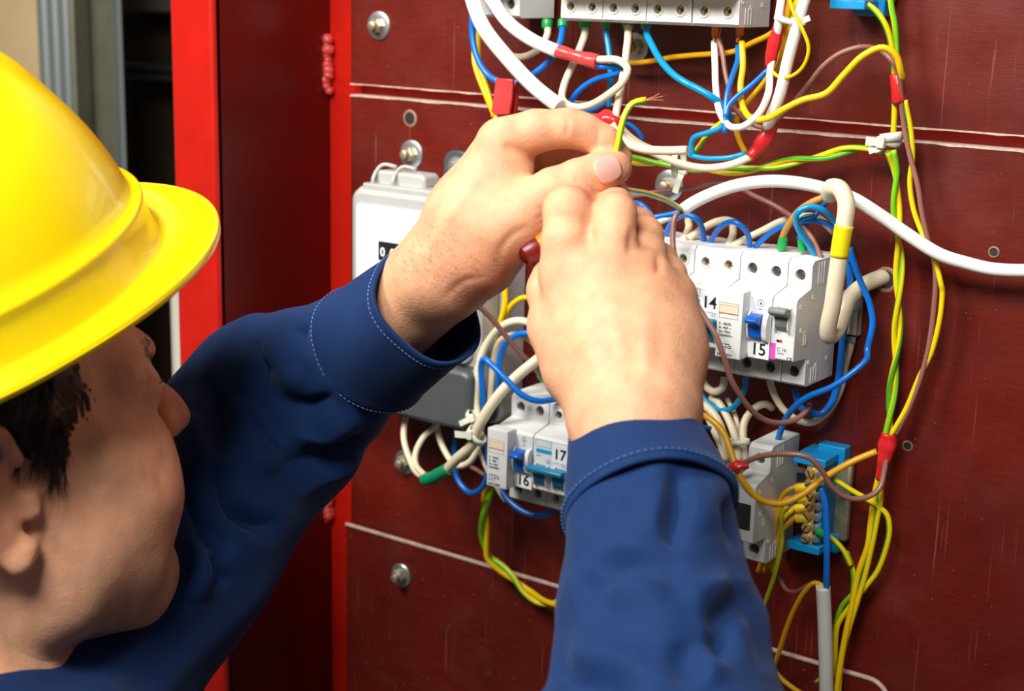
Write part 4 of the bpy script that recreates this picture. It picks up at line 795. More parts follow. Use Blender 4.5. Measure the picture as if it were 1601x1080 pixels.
# ------------------------------------------------------------------ signed distance bodies meshed by surface nets
class Body:
    def __init__(s): s.ops = []
    def rc(s, a, b, ra, rb, k=0.006, sub=False): s.ops.append(('rc', np.asarray(a, float), np.asarray(b, float), ra, rb, k, sub)); return s
    def ell(s, c, R, rad, k=0.006, sub=False): s.ops.append(('el', np.asarray(c, float), np.asarray(R, float), np.asarray(rad, float), None, k, sub)); return s
    def one(s, o, p):
        if o[0] == 'rc':
            a, b, ra, rb = o[1:5]; ba = b - a; l2 = ba @ ba; pa = p - a; h = np.clip(pa @ ba / l2, 0, 1)
            return np.sqrt(((pa - h[:, None] * ba) ** 2).sum(1)) - (ra + (rb - ra) * h)
        q = (p - o[1]) @ o[2].T; k0 = np.sqrt(((q / o[3]) ** 2).sum(1)); k1 = np.sqrt(((q / o[3] ** 2) ** 2).sum(1)) + 1e-9
        return k0 * (k0 - 1) / k1
    def ev(s, p, idx=None):
        d = np.full(len(p), 1.0)
        for i, o in enumerate(s.ops):
            if idx is not None and i not in idx: continue
            e = s.one(o, p); k = o[5]
            if o[6]:
                h = np.clip(0.5 - 0.5 * (d + e) / k, 0, 1); d = d + (-e - d) * h + k * h * (1 - h)
            else:
                h = np.clip(0.5 + 0.5 * (e - d) / k, 0, 1); d = e + (d - e) * h - k * h * (1 - h)
        return d
    def mesh(s, h, n=14, keep=None):
        lo = np.array([9.0] * 3); hi = -lo
        for o in s.ops:
            if o[6]: continue
            r = max(o[3], o[4]) if o[0] == 'rc' else o[3].max()
            for c in ((o[1], o[2]) if o[0] == 'rc' else (o[1],)): lo = np.minimum(lo, c - r); hi = np.maximum(hi, c + r)
        lo -= 4 * h; B = n * h; dims = np.ceil((hi - lo + 4 * h) / B).astype(int)
        g = np.stack(np.meshgrid(*[np.arange(d) for d in dims], indexing='ij'), -1).reshape(-1, 3); cen = lo + (g + 0.5) * B; rad = B * 0.87 + 2 * h
        if keep is not None: m_ = keep(cen); g = g[m_]; cen = cen[m_]
        D = np.stack([s.one(o, cen) for o in s.ops], 1); dd = s.ev(cen); act = np.abs(dd) < rad + 0.008
        S = np.array([4 * 10 ** 6, 2 * 10 ** 3, 1]); N1 = n + 1; ids = []; pos = []; quads = []
        loc = np.stack(np.meshgrid(*[np.arange(-1, n + 1)] * 3, indexing='ij'), -1).reshape(-1, 3); m = n + 2
        for bi in np.nonzero(act)[0]:
            use = set(np.nonzero(D[bi] < rad + 0.07)[0].tolist())
            if not use: continue
            g0 = g[bi] * n; v = s.ev(lo + (loc + g0) * h, use).reshape(m, m, m); sg = v < 0
            if sg.all() or not sg.any(): continue
            cs = np.zeros((m - 1,) * 3, int)
            for dx in (0, 1):
                for dy in (0, 1):
                    for dz in (0, 1): cs += sg[dx:m - 1 + dx, dy:m - 1 + dy, dz:m - 1 + dz]
            ci = np.argwhere((cs > 0) & (cs < 8))
            acc = np.zeros((len(ci), 3)); cnt = np.zeros(len(ci))
            for a in range(3):
                o1, o2 = [x for x in range(3) if x != a]
                for e1 in (0, 1):
                    for e2 in (0, 1):
                        p0 = ci.copy(); p0[:, o1] += e1; p0[:, o2] += e2; p1 = p0.copy(); p1[:, a] += 1
                        v0 = v[tuple(p0.T)]; v1 = v[tuple(p1.T)]; x = (v0 < 0) != (v1 < 0); t = np.where(x, v0 / np.where(x, v0 - v1, 1), 0)
                        q = p0.astype(float); q[:, a] += t; acc += q * x[:, None]; cnt += x
            gc = ci - 1 + g0; ids.append((gc + 2) @ S); pos.append(lo + (acc / cnt[:, None] - 1 + g0) * h)
            for a in range(3):
                o1, o2 = (a + 1) % 3, (a + 2) % 3; A = sg[1:m - 1, 1:m - 1, 1:m - 1]; sl = [slice(1, m - 1)] * 3; sl[a] = slice(2, m); Bq = sg[tuple(sl)]
                e = np.argwhere(A != Bq)
                if not len(e): continue
                flip = A[tuple(e.T)]; c = e + g0; q = []
                for d1, d2 in ((-1, -1), (0, -1), (0, 0), (-1, 0)):
                    w = c.copy(); w[:, o1] += d1; w[:, o2] += d2; q.append((w + 2) @ S)
                q = np.stack(q, 1); q[~flip] = q[~flip][:, ::-1]; quads.append(q)
        ids = np.concatenate(ids); pos = np.concatenate(pos); quads = np.concatenate(quads); u, first = np.unique(ids, return_index=True); V_ = pos[first]
        ix = np.searchsorted(u, quads); ok = (ix < len(u)).all(1); ix = np.minimum(ix, len(u) - 1); ok &= (u[ix] == quads).all(1); ix = ix[ok]
        used = np.unique(ix); mp = np.full(len(u), -1); mp[used] = np.arange(len(used)); return V_[used], mp[ix]
def relax(v, f, it, lam=0.5):
    e = np.vstack([f[:, [0, 1]], f[:, [1, 2]], f[:, [2, 3]], f[:, [3, 0]]]); n = np.bincount(e[:, 0], minlength=len(v)).astype(float) + 1e-9
    for _ in range(it):
        s = np.stack([np.bincount(e[:, 0], weights=v[e[:, 1], k], minlength=len(v)) for k in range(3)], 1) / n[:, None]; v = v + (s - v) * lam
    return v
def normals(v, f):
    n = np.cross(v[f[:, 2]] - v[f[:, 0]], v[f[:, 3]] - v[f[:, 1]]); o = np.stack([sum(np.bincount(f[:, c], weights=n[:, k], minlength=len(v)) for c in range(4)) for k in range(3)], 1)
    return o / (np.linalg.norm(o, axis=1)[:, None] + 1e-12)
def pl_dist(q, pts):
    d = np.full(len(q), 1e9); tt = np.zeros(len(q)); m = len(pts) - 1
    for i, (a, b) in enumerate(zip(pts[:-1], pts[1:])):
        a = np.array(a, float); b = np.array(b, float); ba = b - a; h = np.clip(((q - a) @ ba) / (ba @ ba), 0, 1); e = np.linalg.norm(q - a - h[:, None] * ba, axis=1)
        c = e < d; d[c] = e[c]; tt[c] = (i + h[c]) / m
    return d, tt
def carve(v, n, lines):
    """press creases (amp < 0) and raise folds (amp > 0) along lines drawn on the surface the viewer sees"""
    pq = proj(v); view = (CAM - v); view /= np.linalg.norm(view, axis=1)[:, None]; fc = np.clip((view * n).sum(1) * 3, 0, 1); amt = np.zeros(len(v))
    for pts, amp, wd in lines:
        p = catmull([V(a, b, 0) for a, b in pts], 12)[:, :2]; lo = p.min(0) - 4 * wd; hi = p.max(0) + 4 * wd
        m = (pq[:, 0] > lo[0]) & (pq[:, 0] < hi[0]) & (pq[:, 1] > lo[1]) & (pq[:, 1] < hi[1])
        if m.any():
            dd_, tt_ = pl_dist(pq[m, :2], p); tpr = np.exp(-(dd_ / wd) ** 2) * np.sin(np.pi * np.clip(tt_, 0, 1)) ** 0.7; amt[m] += amp * 0.001 * tpr
    return v + n * (amt * fc)[:, None]
def npmesh(name, v, f):
    me = bpy.data.meshes.new(name); me.vertices.add(len(v)); me.vertices.foreach_set('co', v.astype(np.float32).ravel()); k = f.shape[1]
    me.loops.add(f.size); me.loops.foreach_set('vertex_index', f.astype(np.int32).ravel()); me.polygons.add(len(f)); me.polygons.foreach_set('loop_start', np.arange(0, f.size, k, dtype=np.int32))
    me.update(calc_edges=True); me.polygons.foreach_set('use_smooth', [True] * len(f)); return me

# ------------------------------------------------------------------ anchor points of the figure
def c2w(v): return CM @ np.asarray(v, float)
def pose(psi, th, rho):
    f_ = V(math.cos(psi) * math.cos(th), math.sin(th), math.sin(psi) * math.cos(th)); r_ = V(math.sin(psi), 0.0, -math.cos(psi)); u_ = np.cross(f_, r_)
    if u_[1] < 0: u_ = -u_
    return c2w(f_), c2w(u_ * math.cos(rho) + r_ * math.sin(rho)), c2w(r_ * math.cos(rho) - u_ * math.sin(rho))
HF, HU, HR = pose(0.703, 0.26, 0.053)
HO = Pz(-47.6, 748.7, 0.799); HS = 1.0376
HB3 = np.array([HF, HU, HR])
def H(f, u, r=0.0): return HO + (HF * f + HU * u + HR * r) * (0.001 * HS)
L_wr, L_el, L_sh = Pz(705, 415, 0.888), Pz(425, 650, 1.02), Pz(60, 1120, 0.86)
R_wr, R_el, R_sh = Pz(985, 640, 0.79), Pz(1060, 1330, 0.635), Pz(-200, 1450, 0.62)
NECK = Pz(-10, 1150, 0.84)
skin = Body(); mm = 0.001
DZ = {}
def seg(b, pts, k=0.004):
    """chain of tapered pieces; pts: (px, py, depth m, radius mm)"""
    dz = DZ.get(id(b), 0.0); w = [(Pz(x, y, z + dz), r * mm * (z + dz) / z) for x, y, z, r in pts]
    for (a, ra), (c, rc_) in zip(w[:-1], w[1:]): b.rc(a, c, ra, rc_, k)
# trunk and arms (under the clothes)
skin.rc(L_sh, L_el, 0.04, 0.03, 0.01).rc(L_el, L_wr, 0.030, 0.025, 0.01).rc(R_el, R_wr, 0.026, 0.024, 0.01).rc(R_sh, R_el, 0.04, 0.034, 0.01)
skin.rc(L_sh, NECK + (R_sh - L_sh) * 0.35, 0.05, 0.06, 0.02).rc(R_sh, NECK + (R_sh - L_sh) * 0.35, 0.05, 0.06, 0.02)
skin.rc(NECK + (R_sh - L_sh) * 0.15, H(-22, -10), 0.060, 0.056, 0.02)
# ---- left hand (holds the wire between thumb and index finger)
LH = Body(); DZ[id(LH)] = 0.02
LH.rc(L_wr + (L_el - L_wr) * 0.33, L_wr, 0.030, 0.0275, 0.006)
seg(LH, [(690, 430, .865, 25), (735, 345, .852, 24), (782, 238, .848, 14.5)], 0.010)                 # index metacarpal / back of hand
seg(LH, [(690, 425, .885, 24), (735, 330, .872, 22), (778, 232, .870, 14)], 0.010)
seg(LH, [(705, 430, .905, 22), (745, 340, .895, 20), (785, 252, .892, 13)], 0.010)
seg(LH, [(720, 440, .915, 19), (765, 370, .912, 18), (800, 285, .910, 12)], 0.010)
seg(LH, [(745, 398, .850, 22), (800, 348, .838, 17.5), (838, 322, .834, 14)], 0.010)                 # thenar, thumb metacarpal
seg(LH, [(765, 408, .865, 17), (800, 380, .862, 13)], 0.010)
seg(LH, [(765, 310, .848, 16), (795, 262, .848, 14)], 0.010)                                          # web muscle
seg(LH, [(838, 318, .834, 13.5), (865, 298, .831, 12), (905, 283, .830, 11.6), (940, 270, .831, 11), (962, 262, .833, 9.2)], 0.004)   # thumb
seg(LH, [(784, 222, .846, 13.8), (838, 205, .842, 11.4), (888, 200, .840, 10.4), (912, 206, .841, 9.6), (942, 222, .843, 9.4), (968, 248, .845, 7.6)], 0.004)   # index
seg(LH, [(785, 240, .868, 13), (850, 232, .866, 10.8), (898, 232, .866, 10), (930, 246, .862, 9), (955, 268, .860, 7.6)], 0.003)       # middle
seg(LH, [(790, 265, .890, 12.5), (850, 262, .892, 10), (880, 280, .890, 9.4), (868, 312, .880, 8.6), (848, 326, .876, 7.6)], 0.003)
seg(LH, [(805, 300, .908, 11.5), (850, 300, .910, 9), (868, 325, .905, 8.2), (848, 350, .895, 7)], 0.003)
# ---- right hand (back of the hand towards the viewer)
RH = Body(); DZ[id(RH)] = -0.008
RH.rc(R_wr + (R_el - R_wr) * 0.20, R_wr, 0.0285, 0.0265, 0.006)
seg(RH, [(962, 640, .792, 22), (912, 540, .815, 17), (884, 430, .822, 14.2)], 0.020)
seg(RH, [(985, 632, .788, 22), (960, 530, .800, 17), (950, 424, .813, 14.4)], 0.020)
seg(RH, [(1005, 632, .790, 21), (1012, 535, .802, 16), (1006, 438, .818, 13.6)], 0.020)
seg(RH, [(1022, 635, .796, 20), (1046, 550, .812, 15), (1052, 470, .828, 12.6)], 0.020)
seg(RH, [(950, 600, .812, 20), (985, 520, .822, 22), (985, 450, .838, 18)], 0.016)                    # palm side
seg(RH, [(884, 432, .822, 13.6), (885, 380, .822, 12.8), (887, 328, .826, 12.6), (900, 316, .846, 10.8), (925, 292, .880, 9), (945, 285, .892, 7.8)], 0.004)   # index
seg(RH, [(953, 424, .813, 13.6), (958, 375, .816, 12), (962, 336, .824, 11.2), (962, 324, .846, 10), (958, 305, .884, 8.8), (957, 294, .896, 7.6)], 0.004)    # middle
seg(RH, [(1006, 438, .820, 13), (1009, 395, .832, 10.8), (1008, 368, .848, 10), (1000, 352, .872, 9), (985, 335, .892, 7.8)], 0.004)
seg(RH, [(1052, 468, .830, 12), (1046, 430, .848, 9.4), (1034, 405, .868, 8.4), (1018, 385, .886, 7.2)], 0.004)
seg(RH, [(905, 575, .815, 20), (872, 510, .830, 15), (860, 455, .850, 11.5), (866, 400, .872, 10.5), (890, 355, .890, 8.5)], 0.008)   # thumb and its ball, behind
for x, y, z, r in ((884, 428, .818, 8), (952, 420, .809, 9), (1007, 434, .813, 8.5), (1054, 462, .824, 7.5)): RH.rc(Pz(x, y, z), Pz(x, y - 6, z), r * mm, r * mm, 0.009)
# ---- head
HD = Body(); I3 = HB3
HD.rc(NECK + (R_sh - L_sh) * 0.15, H(-22, -10), 0.060, 0.055, 0.02)
HD.ell(H(-4, 48), I3, V(98, 88, 76) * mm, 0.01)                    # cranium
HD.ell(H(38, -4), I3, V(58, 72, 60) * mm, 0.02)                    # face mass
HD.ell(H(70, 42), I3, V(28, 22, 54) * mm, 0.02)                    # forehead
HD.rc(H(90, 41, -22), H(90, 41, 22), .0125, .0125, 0.010)          # brow ridge
HD.rc(H(86, 37, 26), H(68, 36, 48), .011, .010, 0.010).rc(H(86, 37, -26), H(68, 36, -48), .011, .010, 0.010)
for s in (1, -1):
    HD.rc(H(72, -2, 40 * s), H(45, 2, 58 * s), .019, .015, 0.018)   # cheekbone
    HD.rc(H(12, -58, 50 * s), H(62, -82, 22 * s), .020, .018, 0.02) # jaw line
    HD.rc(H(8, 0, 56 * s), H(10, -56, 50 * s), .020, .018, 0.02)
    HD.rc(H(66, -30, 34 * s), H(52, -55, 40 * s), .026, .024, 0.02) # cheek
    HD.rc(H(56, -22, 50 * s), H(26, -38, 54 * s), .020, .022, 0.025)
    HD.ell(H(95, 26, 32 * s), I3, V(13, 12, 17) * mm, 0.010, True)  # eye socket
    HD.rc(H(80, 26, 31 * s), H(81, 26, 33 * s), .0155, .0155, 0.004)
    HD.rc(H(92, 33, 22 * s), H(84, 32, 44 * s), .0045, .0045, 0.004)
    HD.rc(H(106, -3, 10 * s), H(109, -4, 8 * s), .0085, .0075, 0.006)
HD.rc(H(92, 36), H(112, 6), .0085, .0095, 0.008).rc(H(110, 6), H(117, -2), .0095, .0092, 0.006)      # nose
HD.rc(H(84, -38, -18), H(84, -38, 18), .017, .017, 0.014)           # muzzle
HD.rc(H(99, -33, -13), H(99, -33, 13), .0062, .0062, 0.005).rc(H(98, -43, -12), H(98, -43, 12), .0068, .0068, 0.005)
HD.rc(H(103, -38.2, -20), H(103, -38.2, 20), .0022, .0022, 0.003, True)
HD.rc(H(75, -73, -10), H(75, -73, 10), .017, .017, 0.014)           # chin
HD.rc(H(100, -55, -14), H(100, -55, 14), .006, .006, 0.012, True)
HD.rc(H(40, -72), H(70, -78), .030, .022, 0.02)
# ear
EA = c2w(np.array([0.0, 0, 0])); ce, se = math.cos(0.35), math.sin(0.35)
ER = np.array([HF * ce + HR * (-se), HU, HR * ce + HF * se])
HD.ell(H(-22, 6, 79), ER, V(19, 32, 5.5) * mm, 0.004)
HD.rc(H(-14, 36, 80), H(-36, 24, 86), .005, .005, 0.003).rc(H(-36, 24, 86), H(-34, -8, 84), .005, .0045, 0.003).rc(H(-10, 34, 79), H(-4, 20, 78), .005, .004, 0.003)
HD.ell(H(-14, 0, 86), ER, V(8, 13, 8) * mm, 0.003, True)
HD.rc(H(-9, -22, 77), H(-15, -26, 79), .0068, .0068, 0.006).rc(H(-2, 1, 77), H(-3, -5, 78), .005, .005, 0.004)

SKIN_LINES_L = [([(838, 320), (862, 336), (880, 340)], -1.2, 5), ([(846, 262), (826, 246), (800, 232), (788, 226)], -2.2, 7), ([(834, 345), (848, 338), (862, 338)], -.9, 3), ([(836, 353), (850, 347), (862, 347)], -.7, 3),
    ([(884, 214), (888, 200), (888, 178)], -.8, 4), ([(928, 236), (934, 222), (936, 200)], -.7, 4), ([(896, 296), (902, 282), (905, 266)], -.5, 2.5), ([(903, 298), (910, 284), (912, 268)], -.45, 2.5), ([(908, 300), (916, 286), (918, 270)], -.35, 2.5),
    ([(790, 440), (780, 400), (800, 368), (832, 352)], -1.2, 6), ([(690, 470), (725, 440), (760, 432)], -.8, 5), ([(655, 420), (700, 340), (760, 250)], .7, 9), ([(770, 210), (790, 195), (806, 192)], .9, 9)]
SKIN_LINES_R = [([(920, 400), (923, 380), (926, 356)], -1.6, 6), ([(984, 400), (986, 380), (990, 352)], -1.4, 6), ([(1030, 430), (1030, 415), (1028, 390)], -1.2, 6), ([(890, 450), (925, 560), (955, 620)], .35, 10), ([(952, 450), (968, 560), (980, 620)], .45, 10), ([(1008, 460), (1012, 560), (1005, 620)], .4, 10),
    ([(915, 470), (945, 540), (965, 600)], -.35, 12), ([(980, 470), (990, 540), (992, 600)], -.4, 12), ([(1032, 480), (1034, 540), (1022, 600)], -.35, 12),
    ([(868, 352), (886, 347), (904, 352)], -.6, 2.5), ([(868, 360), (886, 356), (904, 360)], -.5, 2.5), ([(944, 358), (960, 353), (978, 357)], -.6, 2.5), ([(945, 366), (961, 362), (978, 365)], -.5, 2.5), ([(866, 342), (886, 337), (906, 342)], -.5, 2.5)]
SKIN_LINES_H = [([(262, 700), (252, 740), (262, 790)], -.8, 9), ([(75, 800), (68, 850), (55, 885)], -1.6, 5), ([(242, 596), (226, 602), (212, 600)], -.7, 4), ([(234, 550), (226, 575), (232, 590)], -.8, 6)]
def build(b, h, lines, it=2, keep=None):
    v, f = b.mesh(h, keep=keep); v = relax(v, f, it, 0.5); n = normals(v, f); v = carve(v, n, lines); return relax(v, f, 1, 0.35), f
parts_ = [build(skin, 0.006, [], 2), build(LH, 0.0014, SKIN_LINES_L, 3), build(RH, 0.0014, SKIN_LINES_R, 3), build(HD, 0.0019, SKIN_LINES_H, 3)]
vs_ = []; fs_ = []; off = 0
for v, f in parts_: vs_.append(v); fs_.append(f + off); off += len(v)
v = np.vstack(vs_); f = np.vstack(fs_); n = normals(v, f)
v = v + n * (RNG.normal(size=len(v)) * 0.00003)[:, None]
me = npmesh('person', v, f)
# own colour of the skin: redder knuckles, fingertips, cheeks, nose and ear; stubble on the jaw
tint = np.ones((len(v), 4), np.float32); red = np.zeros(len(v)); stub = np.zeros(len(v))
def blob(c, r): return np.exp(-(((v - c) ** 2).sum(1)) / (r * r))
for x, y, z, r in ((784, 222, .835, 16), (890, 195, .83, 14), (968, 250, .838, 12), (960, 265, .825, 14), (905, 283, .82, 12), (884, 428, .81, 16), (952, 420, .80, 17), (1007, 434, .805, 16), (1054, 462, .815, 15), (885, 325, .83, 15), (962, 325, .825, 14), (1008, 365, .84, 12), (760, 440, .85, 24)): red += 0.75 * blob(Pz(x, y, z), r * mm)
for c, r, a in ((H(112, 2), 22, .9), (H(70, -8, 50), 30, .7), (H(-20, 5, 80), 30, .8), (H(60, -30, 50), 30, .35), (H(99, -38), 16, .8)): red += a * blob(c, r * mm)
for c, r in ((H(70, -65, 30), 30), (H(40, -62, 46), 30), (H(90, -60), 24), (H(15, -50, 55), 24), (H(92, -22, 12), 14)): stub += .8 * blob(c, r * mm)
red = np.clip(red, 0, 1)[:, None]; stub = np.clip(stub, 0, 1)[:, None]
tint[:, :3] = (1 - red * np.array([0.02, 0.20, 0.24])) * (1 - stub * np.array([0.26, 0.22, 0.17]))
ca = me.color_attributes.new('tint', 'FLOAT_COLOR', 'POINT'); ca.data.foreach_set('color', tint.ravel())
sk = mat('skin', srgb(217, 161, 125), 0.55, spec=0.3, sss=0.2, var=0.12, vscale=90, bump=0.35, bscale=650); nt = sk.node_tree; bs = nt.nodes['Principled BSDF']
lk = bs.inputs['Base Color'].links[0].from_socket; at = nt.nodes.new('ShaderNodeAttribute'); at.attribute_name = 'tint'; mx = nt.nodes.new('ShaderNodeMix'); mx.data_type = 'RGBA'; mx.blend_type = 'MULTIPLY'; mx.inputs[0].default_value = 1.0
nt.links.new(lk, mx.inputs[6]); nt.links.new(at.outputs['Color'], mx.inputs[7]); nt.links.new(mx.outputs[2], bs.inputs['Base Color'])
person = link('person', me, sk); tag(person, 'person in yellow hard hat and navy work jacket handling wires with both hands', 'person')
# thumbnail of the left hand
def nail(c, ax_, up_, L, Wd, m):
    vs = []; fs = []; nu, nv = 10, 12; ax_ = ax_ / np.linalg.norm(ax_); s = np.cross(ax_, up_); s /= np.linalg.norm(s); up_ = np.cross(s, ax_)
    for i in range(nv + 1):
        t = i / nv * 2 - 1; wd = Wd * (1 - 0.22 * max(0, t) ** 2 - 0.30 * max(0, -t) ** 3) * (1 - abs(t) ** 7 * 0.75)
        for j in range(nu + 1):
            q = j / nu * 2 - 1; vs.append(c + ax_ * t * L + s * q * wd + up_ * (-0.26 * Wd * (q * wd / Wd) ** 2 - 0.0006 * t * t))
    for i in range(nv):
        for j in range(nu): a = i * (nu + 1) + j; fs.append((a, a + 1, a + nu + 2, a + nu + 1))
    o = link('fingernail', mesh_from('fingernail', vs, fs), m, person, True); o.location = (0, 0, 0); md = o.modifiers.new('thick', 'SOLIDIFY'); md.thickness = 0.0007; md.offset = -1; return o
M['nail'] = mat('fingernail', srgb(222, 170, 156), 0.22, coat=0.5, sss=0.1, var=0.06, vscale=120)
# near eye
bm = bmesh.new(); bmesh.ops.create_uvsphere(bm, u_segments=20, v_segments=14, radius=0.0124, matrix=Matrix.Translation(Vector(H(84, 26, 32)))); ey = link('eye', from_bm(bm, 'eye'), mat('eyeball', srgb(226, 220, 214), 0.15), person, True); ey.location = (0, 0, 0)
# strands: brow, lashes, hair on the forearm
def strands(name, roots, dirs, L, r, m, curl=0.4, parent=person, kind=None):
    vs = []; fs = []
    for p, d in zip(roots, dirs):
        d = d / np.linalg.norm(d); k = RNG.normal(size=3); k -= d * (k @ d); k /= np.linalg.norm(k) + 1e-9; l = L * (0.6 + 0.8 * RNG.random()); b = len(vs); u_, w_ = frame_axes(d)
        for i in range(5):
            t = i / 4; c = p + d * l * t + k * curl * l * t * t; rr = r * (1 - 0.8 * t)
            for a in range(3): vs.append(c + (u_ * math.cos(a * 2.094) + w_ * math.sin(a * 2.094)) * rr)
        for i in range(4):
            for a in range(3): fs.append((b + 3 * i + a, b + 3 * i + (a + 1) % 3, b + 3 * i + 3 + (a + 1) % 3, b + 3 * i + 3 + a))
    o = link(name, mesh_from(name, vs, fs), m, parent, True); o.location = (0, 0, 0)
    if kind: o['kind'] = kind
    return o
M['hair'] = mat('dark_brown_hair', srgb(52, 36, 28), 0.5, var=0.35, vscale=120, stretch=(1, 1, 1), bump=0.5, bscale=500)
M['armhair'] = mat('arm_hair', srgb(104, 70, 48), 0.6)
from mathutils.bvhtree import BVHTree
def bvh(v, f): return BVHTree.FromPolygons([Vector(x) for x in v], [tuple(map(int, q)) for q in f])
tr_h = bvh(*parts_[3]); tr_l = bvh(*parts_[1]); tr_r = bvh(*parts_[2])
def hit(tr, px, py):
    d = ray(px, py); q = tr.ray_cast(Vector(CAM), Vector(d / np.linalg.norm(d))); return (np.array(q[0]), np.array(q[1])) if q[0] is not None else (None, None)
_c, _n = hit(tr_l, 951, 264); _a, _ = hit(tr_l, 934, 268); _b, _ = hit(tr_l, 966, 258)
nl = nail(_c + _n * 0.0006, _b - _a, _n, 0.0080, 0.0076, M['nail']); nl['label'] = 'pink thumbnail of the left hand'
rt = []; dr = []
for i in range(240):
    t = RNG.random(); p, nn, _, _ = tr_h.find_nearest(Vector(H(104 - 22 * t ** 1.4, 40 + 4 * math.sin(t * 2.6) + RNG.normal() * 2.4, 10 + 32 * t))); rt.append(np.array(p)); dr.append(HR * 0.7 - HF * 0.6 + HU * 0.15 + np.array(nn) * 0.12 + RNG.normal(size=3) * 0.1)
strands('eyebrow', rt, dr, 0.005, 0.0002, M['hair'], 0.2, kind='stuff')
rt = []; dr = []
for i in range(40):
    t = i / 39; rt.append(H(96 - 8 * t, 28 - 1.0 * t, 24 + 20 * t)); dr.append(HF + HU * 0.35 + HR * (t - 0.2) + RNG.normal(size=3) * 0.1)
strands('eyelashes', rt, dr, 0.006, 0.0002, M['hair'], -0.2, kind='stuff')
rt = []; dr = []
for i in range(900):
    s_ = RNG.random(); w_ = RNG.random() ** 1.5; x = 620 + 150 * s_ + 130 * w_; y = 415 - 190 * s_ * 0.95 + 75 * w_ + RNG.normal() * 5
    if RNG.random() < min(1, s_ * 1.9): continue
    p, nn = hit(tr_l, x, y)
    if p is None: continue
    rt.append(p); dr.append(nn * 0.55 + c2w(V(-0.2 + RNG.normal() * .35, 0.75 + RNG.normal() * .3, 0)) * 0.8)
strands('arm_hair', rt, dr, 0.0042, 0.00007, M['armhair'], 0.5, kind='stuff')

# ---- hair: cap under the helmet with a sideburn
HC = Body()
HC.ell(H(-8, 48), I3, V(100, 90, 79.5) * mm, 0.004)
HC.rc(H(14, 30, 66), H(15, 8, 67.5), .013, .008, 0.006)
HC.ell(H(92, 60), I3, V(66, 60, 110) * mm, 0.006, True); HC.ell(H(70, -24), I3, V(66, 42, 110) * mm, 0.006, True); HC.ell(H(-12, -34, 66), I3, V(26, 42, 40) * mm, 0.006, True)
hv, hf = HC.mesh(0.0024); hv = relax(hv, hf, 2); hn = normals(hv, hf)
cc = (hv - HO) @ HB3.T * 1000; hv = hv + hn * (0.0011 * np.sin(cc[:, 0] * 1.4 + cc[:, 1] * 0.5 + 2 * np.sin(cc[:, 1] * 0.3)) + 0.0008 * np.sin(cc[:, 0] * 2.9 - cc[:, 1] * 0.3))[:, None]
hair = link('hair', npmesh('hair', hv, hf), M['hair'], person); hair.location = (0, 0, 0); hair['label'] = 'short dark brown hair with sideburn'
tr_c = bvh(hv, hf); rt = []; dr = []
for i in range(1500):
    p, nn, _, _ = tr_c.find_nearest(Vector(H(-60 + 90 * RNG.random(), 4 + 60 * RNG.random(), 95)))
    rt.append(np.array(p)); dr.append(-HF * 0.5 - HU * 0.9 + np.array(nn) * 0.22 + RNG.normal(size=3) * 0.15)
q = strands('hair_strand', rt, dr, 0.014, 0.0003, M['hair'], 0.15, kind='stuff')

# ------------------------------------------------------------------ hard hat
hh = thing('hard_hat', 'bright yellow plastic hard hat on the head of the worker', 'hard hat', Pz(-165, 500, 0.777))
M['hat'] = mat('yellow_hat_plastic', srgb(255, 222, 0), 0.3, spec=0.5, coat=0.3, var=0.02, vscale=20)
HHF, HHU, HHR = pose(0.809, 0.466, 0.18); HHO = Pz(-165, 500, 0.777)
def T_(f, u, r=0.0): return HHO + (HHF * f + HHU * u + HHR * r) * 0.001
nphi = 180; prof = []; vs = []; fs = []
def ext(phi):
    c = math.cos(phi); return 13.2 + (31.1 * c * c if c > 0 else 0)
for i in range(30): prof.append(('d', math.pi / 2 * i / 29 * 0.8585))
for pr_ in ((0.976, 32.4, 0.4), (0.978, 31.6, 1.4), (0.980, 31.4, 4.2), (0.980, 30.6, 5.0), (0.980, 28.6, 5.2), (0.980, 26.0, 4.2), (0.981, 20.0, 4.8), (0.983, 13.0, 5.6), (0.985, 8.6, 6.4)): prof.append(('s',) + pr_)
for t in (0.06, 0.14, 0.25, 0.4, 0.55, 0.7, 0.84, 0.93): prof.append(('b', t, 0))
prof += [('b', 0.96, 0.9), ('b', 0.985, 1.2), ('b', 1.0, 0.4), ('b', 1.004, -1.4), ('b', 0.998, -3.2), ('b', 0.985, -3.8)]
for row in prof:
    for k in range(nphi):
        phi = 2 * math.pi * k / nphi; e = ext(phi); cf, sr = math.cos(phi), math.sin(phi)
        if row[0] == 'd':
            s_, cu = math.sin(row[1]), math.cos(row[1]); f_, r_, u = 137 * cf * s_, 126.6 * sr * s_, 148.3 * cu
            fade = min(1, max(0, (cu - 0.42) / 0.25)); rib = math.exp(-(r_ / 30) ** 6) * 5.0 * fade; u += rib
            u += 2.4 * fade * math.exp(-((abs(r_) - 62) / 8) ** 2) * (1 if f_ > -70 else 0.3)
        elif row[0] == 's': f_, r_, u = 137 * cf * row[1] + row[3] * cf, 126.6 * sr * row[1] + row[3] * sr, row[2]
        else:
            t = row[1]; f0, r0 = 137 * cf * 0.985 + 6.4 * cf, 126.6 * sr * 0.985 + 6.4 * sr; f1, r1 = (137 + e) * cf, (126.6 + e) * sr
            f_, r_ = f0 + (f1 - f0) * t, r0 + (r1 - r0) * t; fr_ = max(0, cf) ** 2
            u = (7.0 - 7.0 * t) * (1 - fr_) + fr_ * (6.5 - 8.5 * t * t + 2.0 * math.sin(t * math.pi)) + row[2]
        vs.append(T_(f_, u, r_))
nr = len(prof)
for j in range(nr - 1):
    for k in range(nphi): a, b = j * nphi + k, j * nphi + (k + 1) % nphi; fs.append((a, b, b + nphi, a + nphi))
sh_rows = 26 + 3
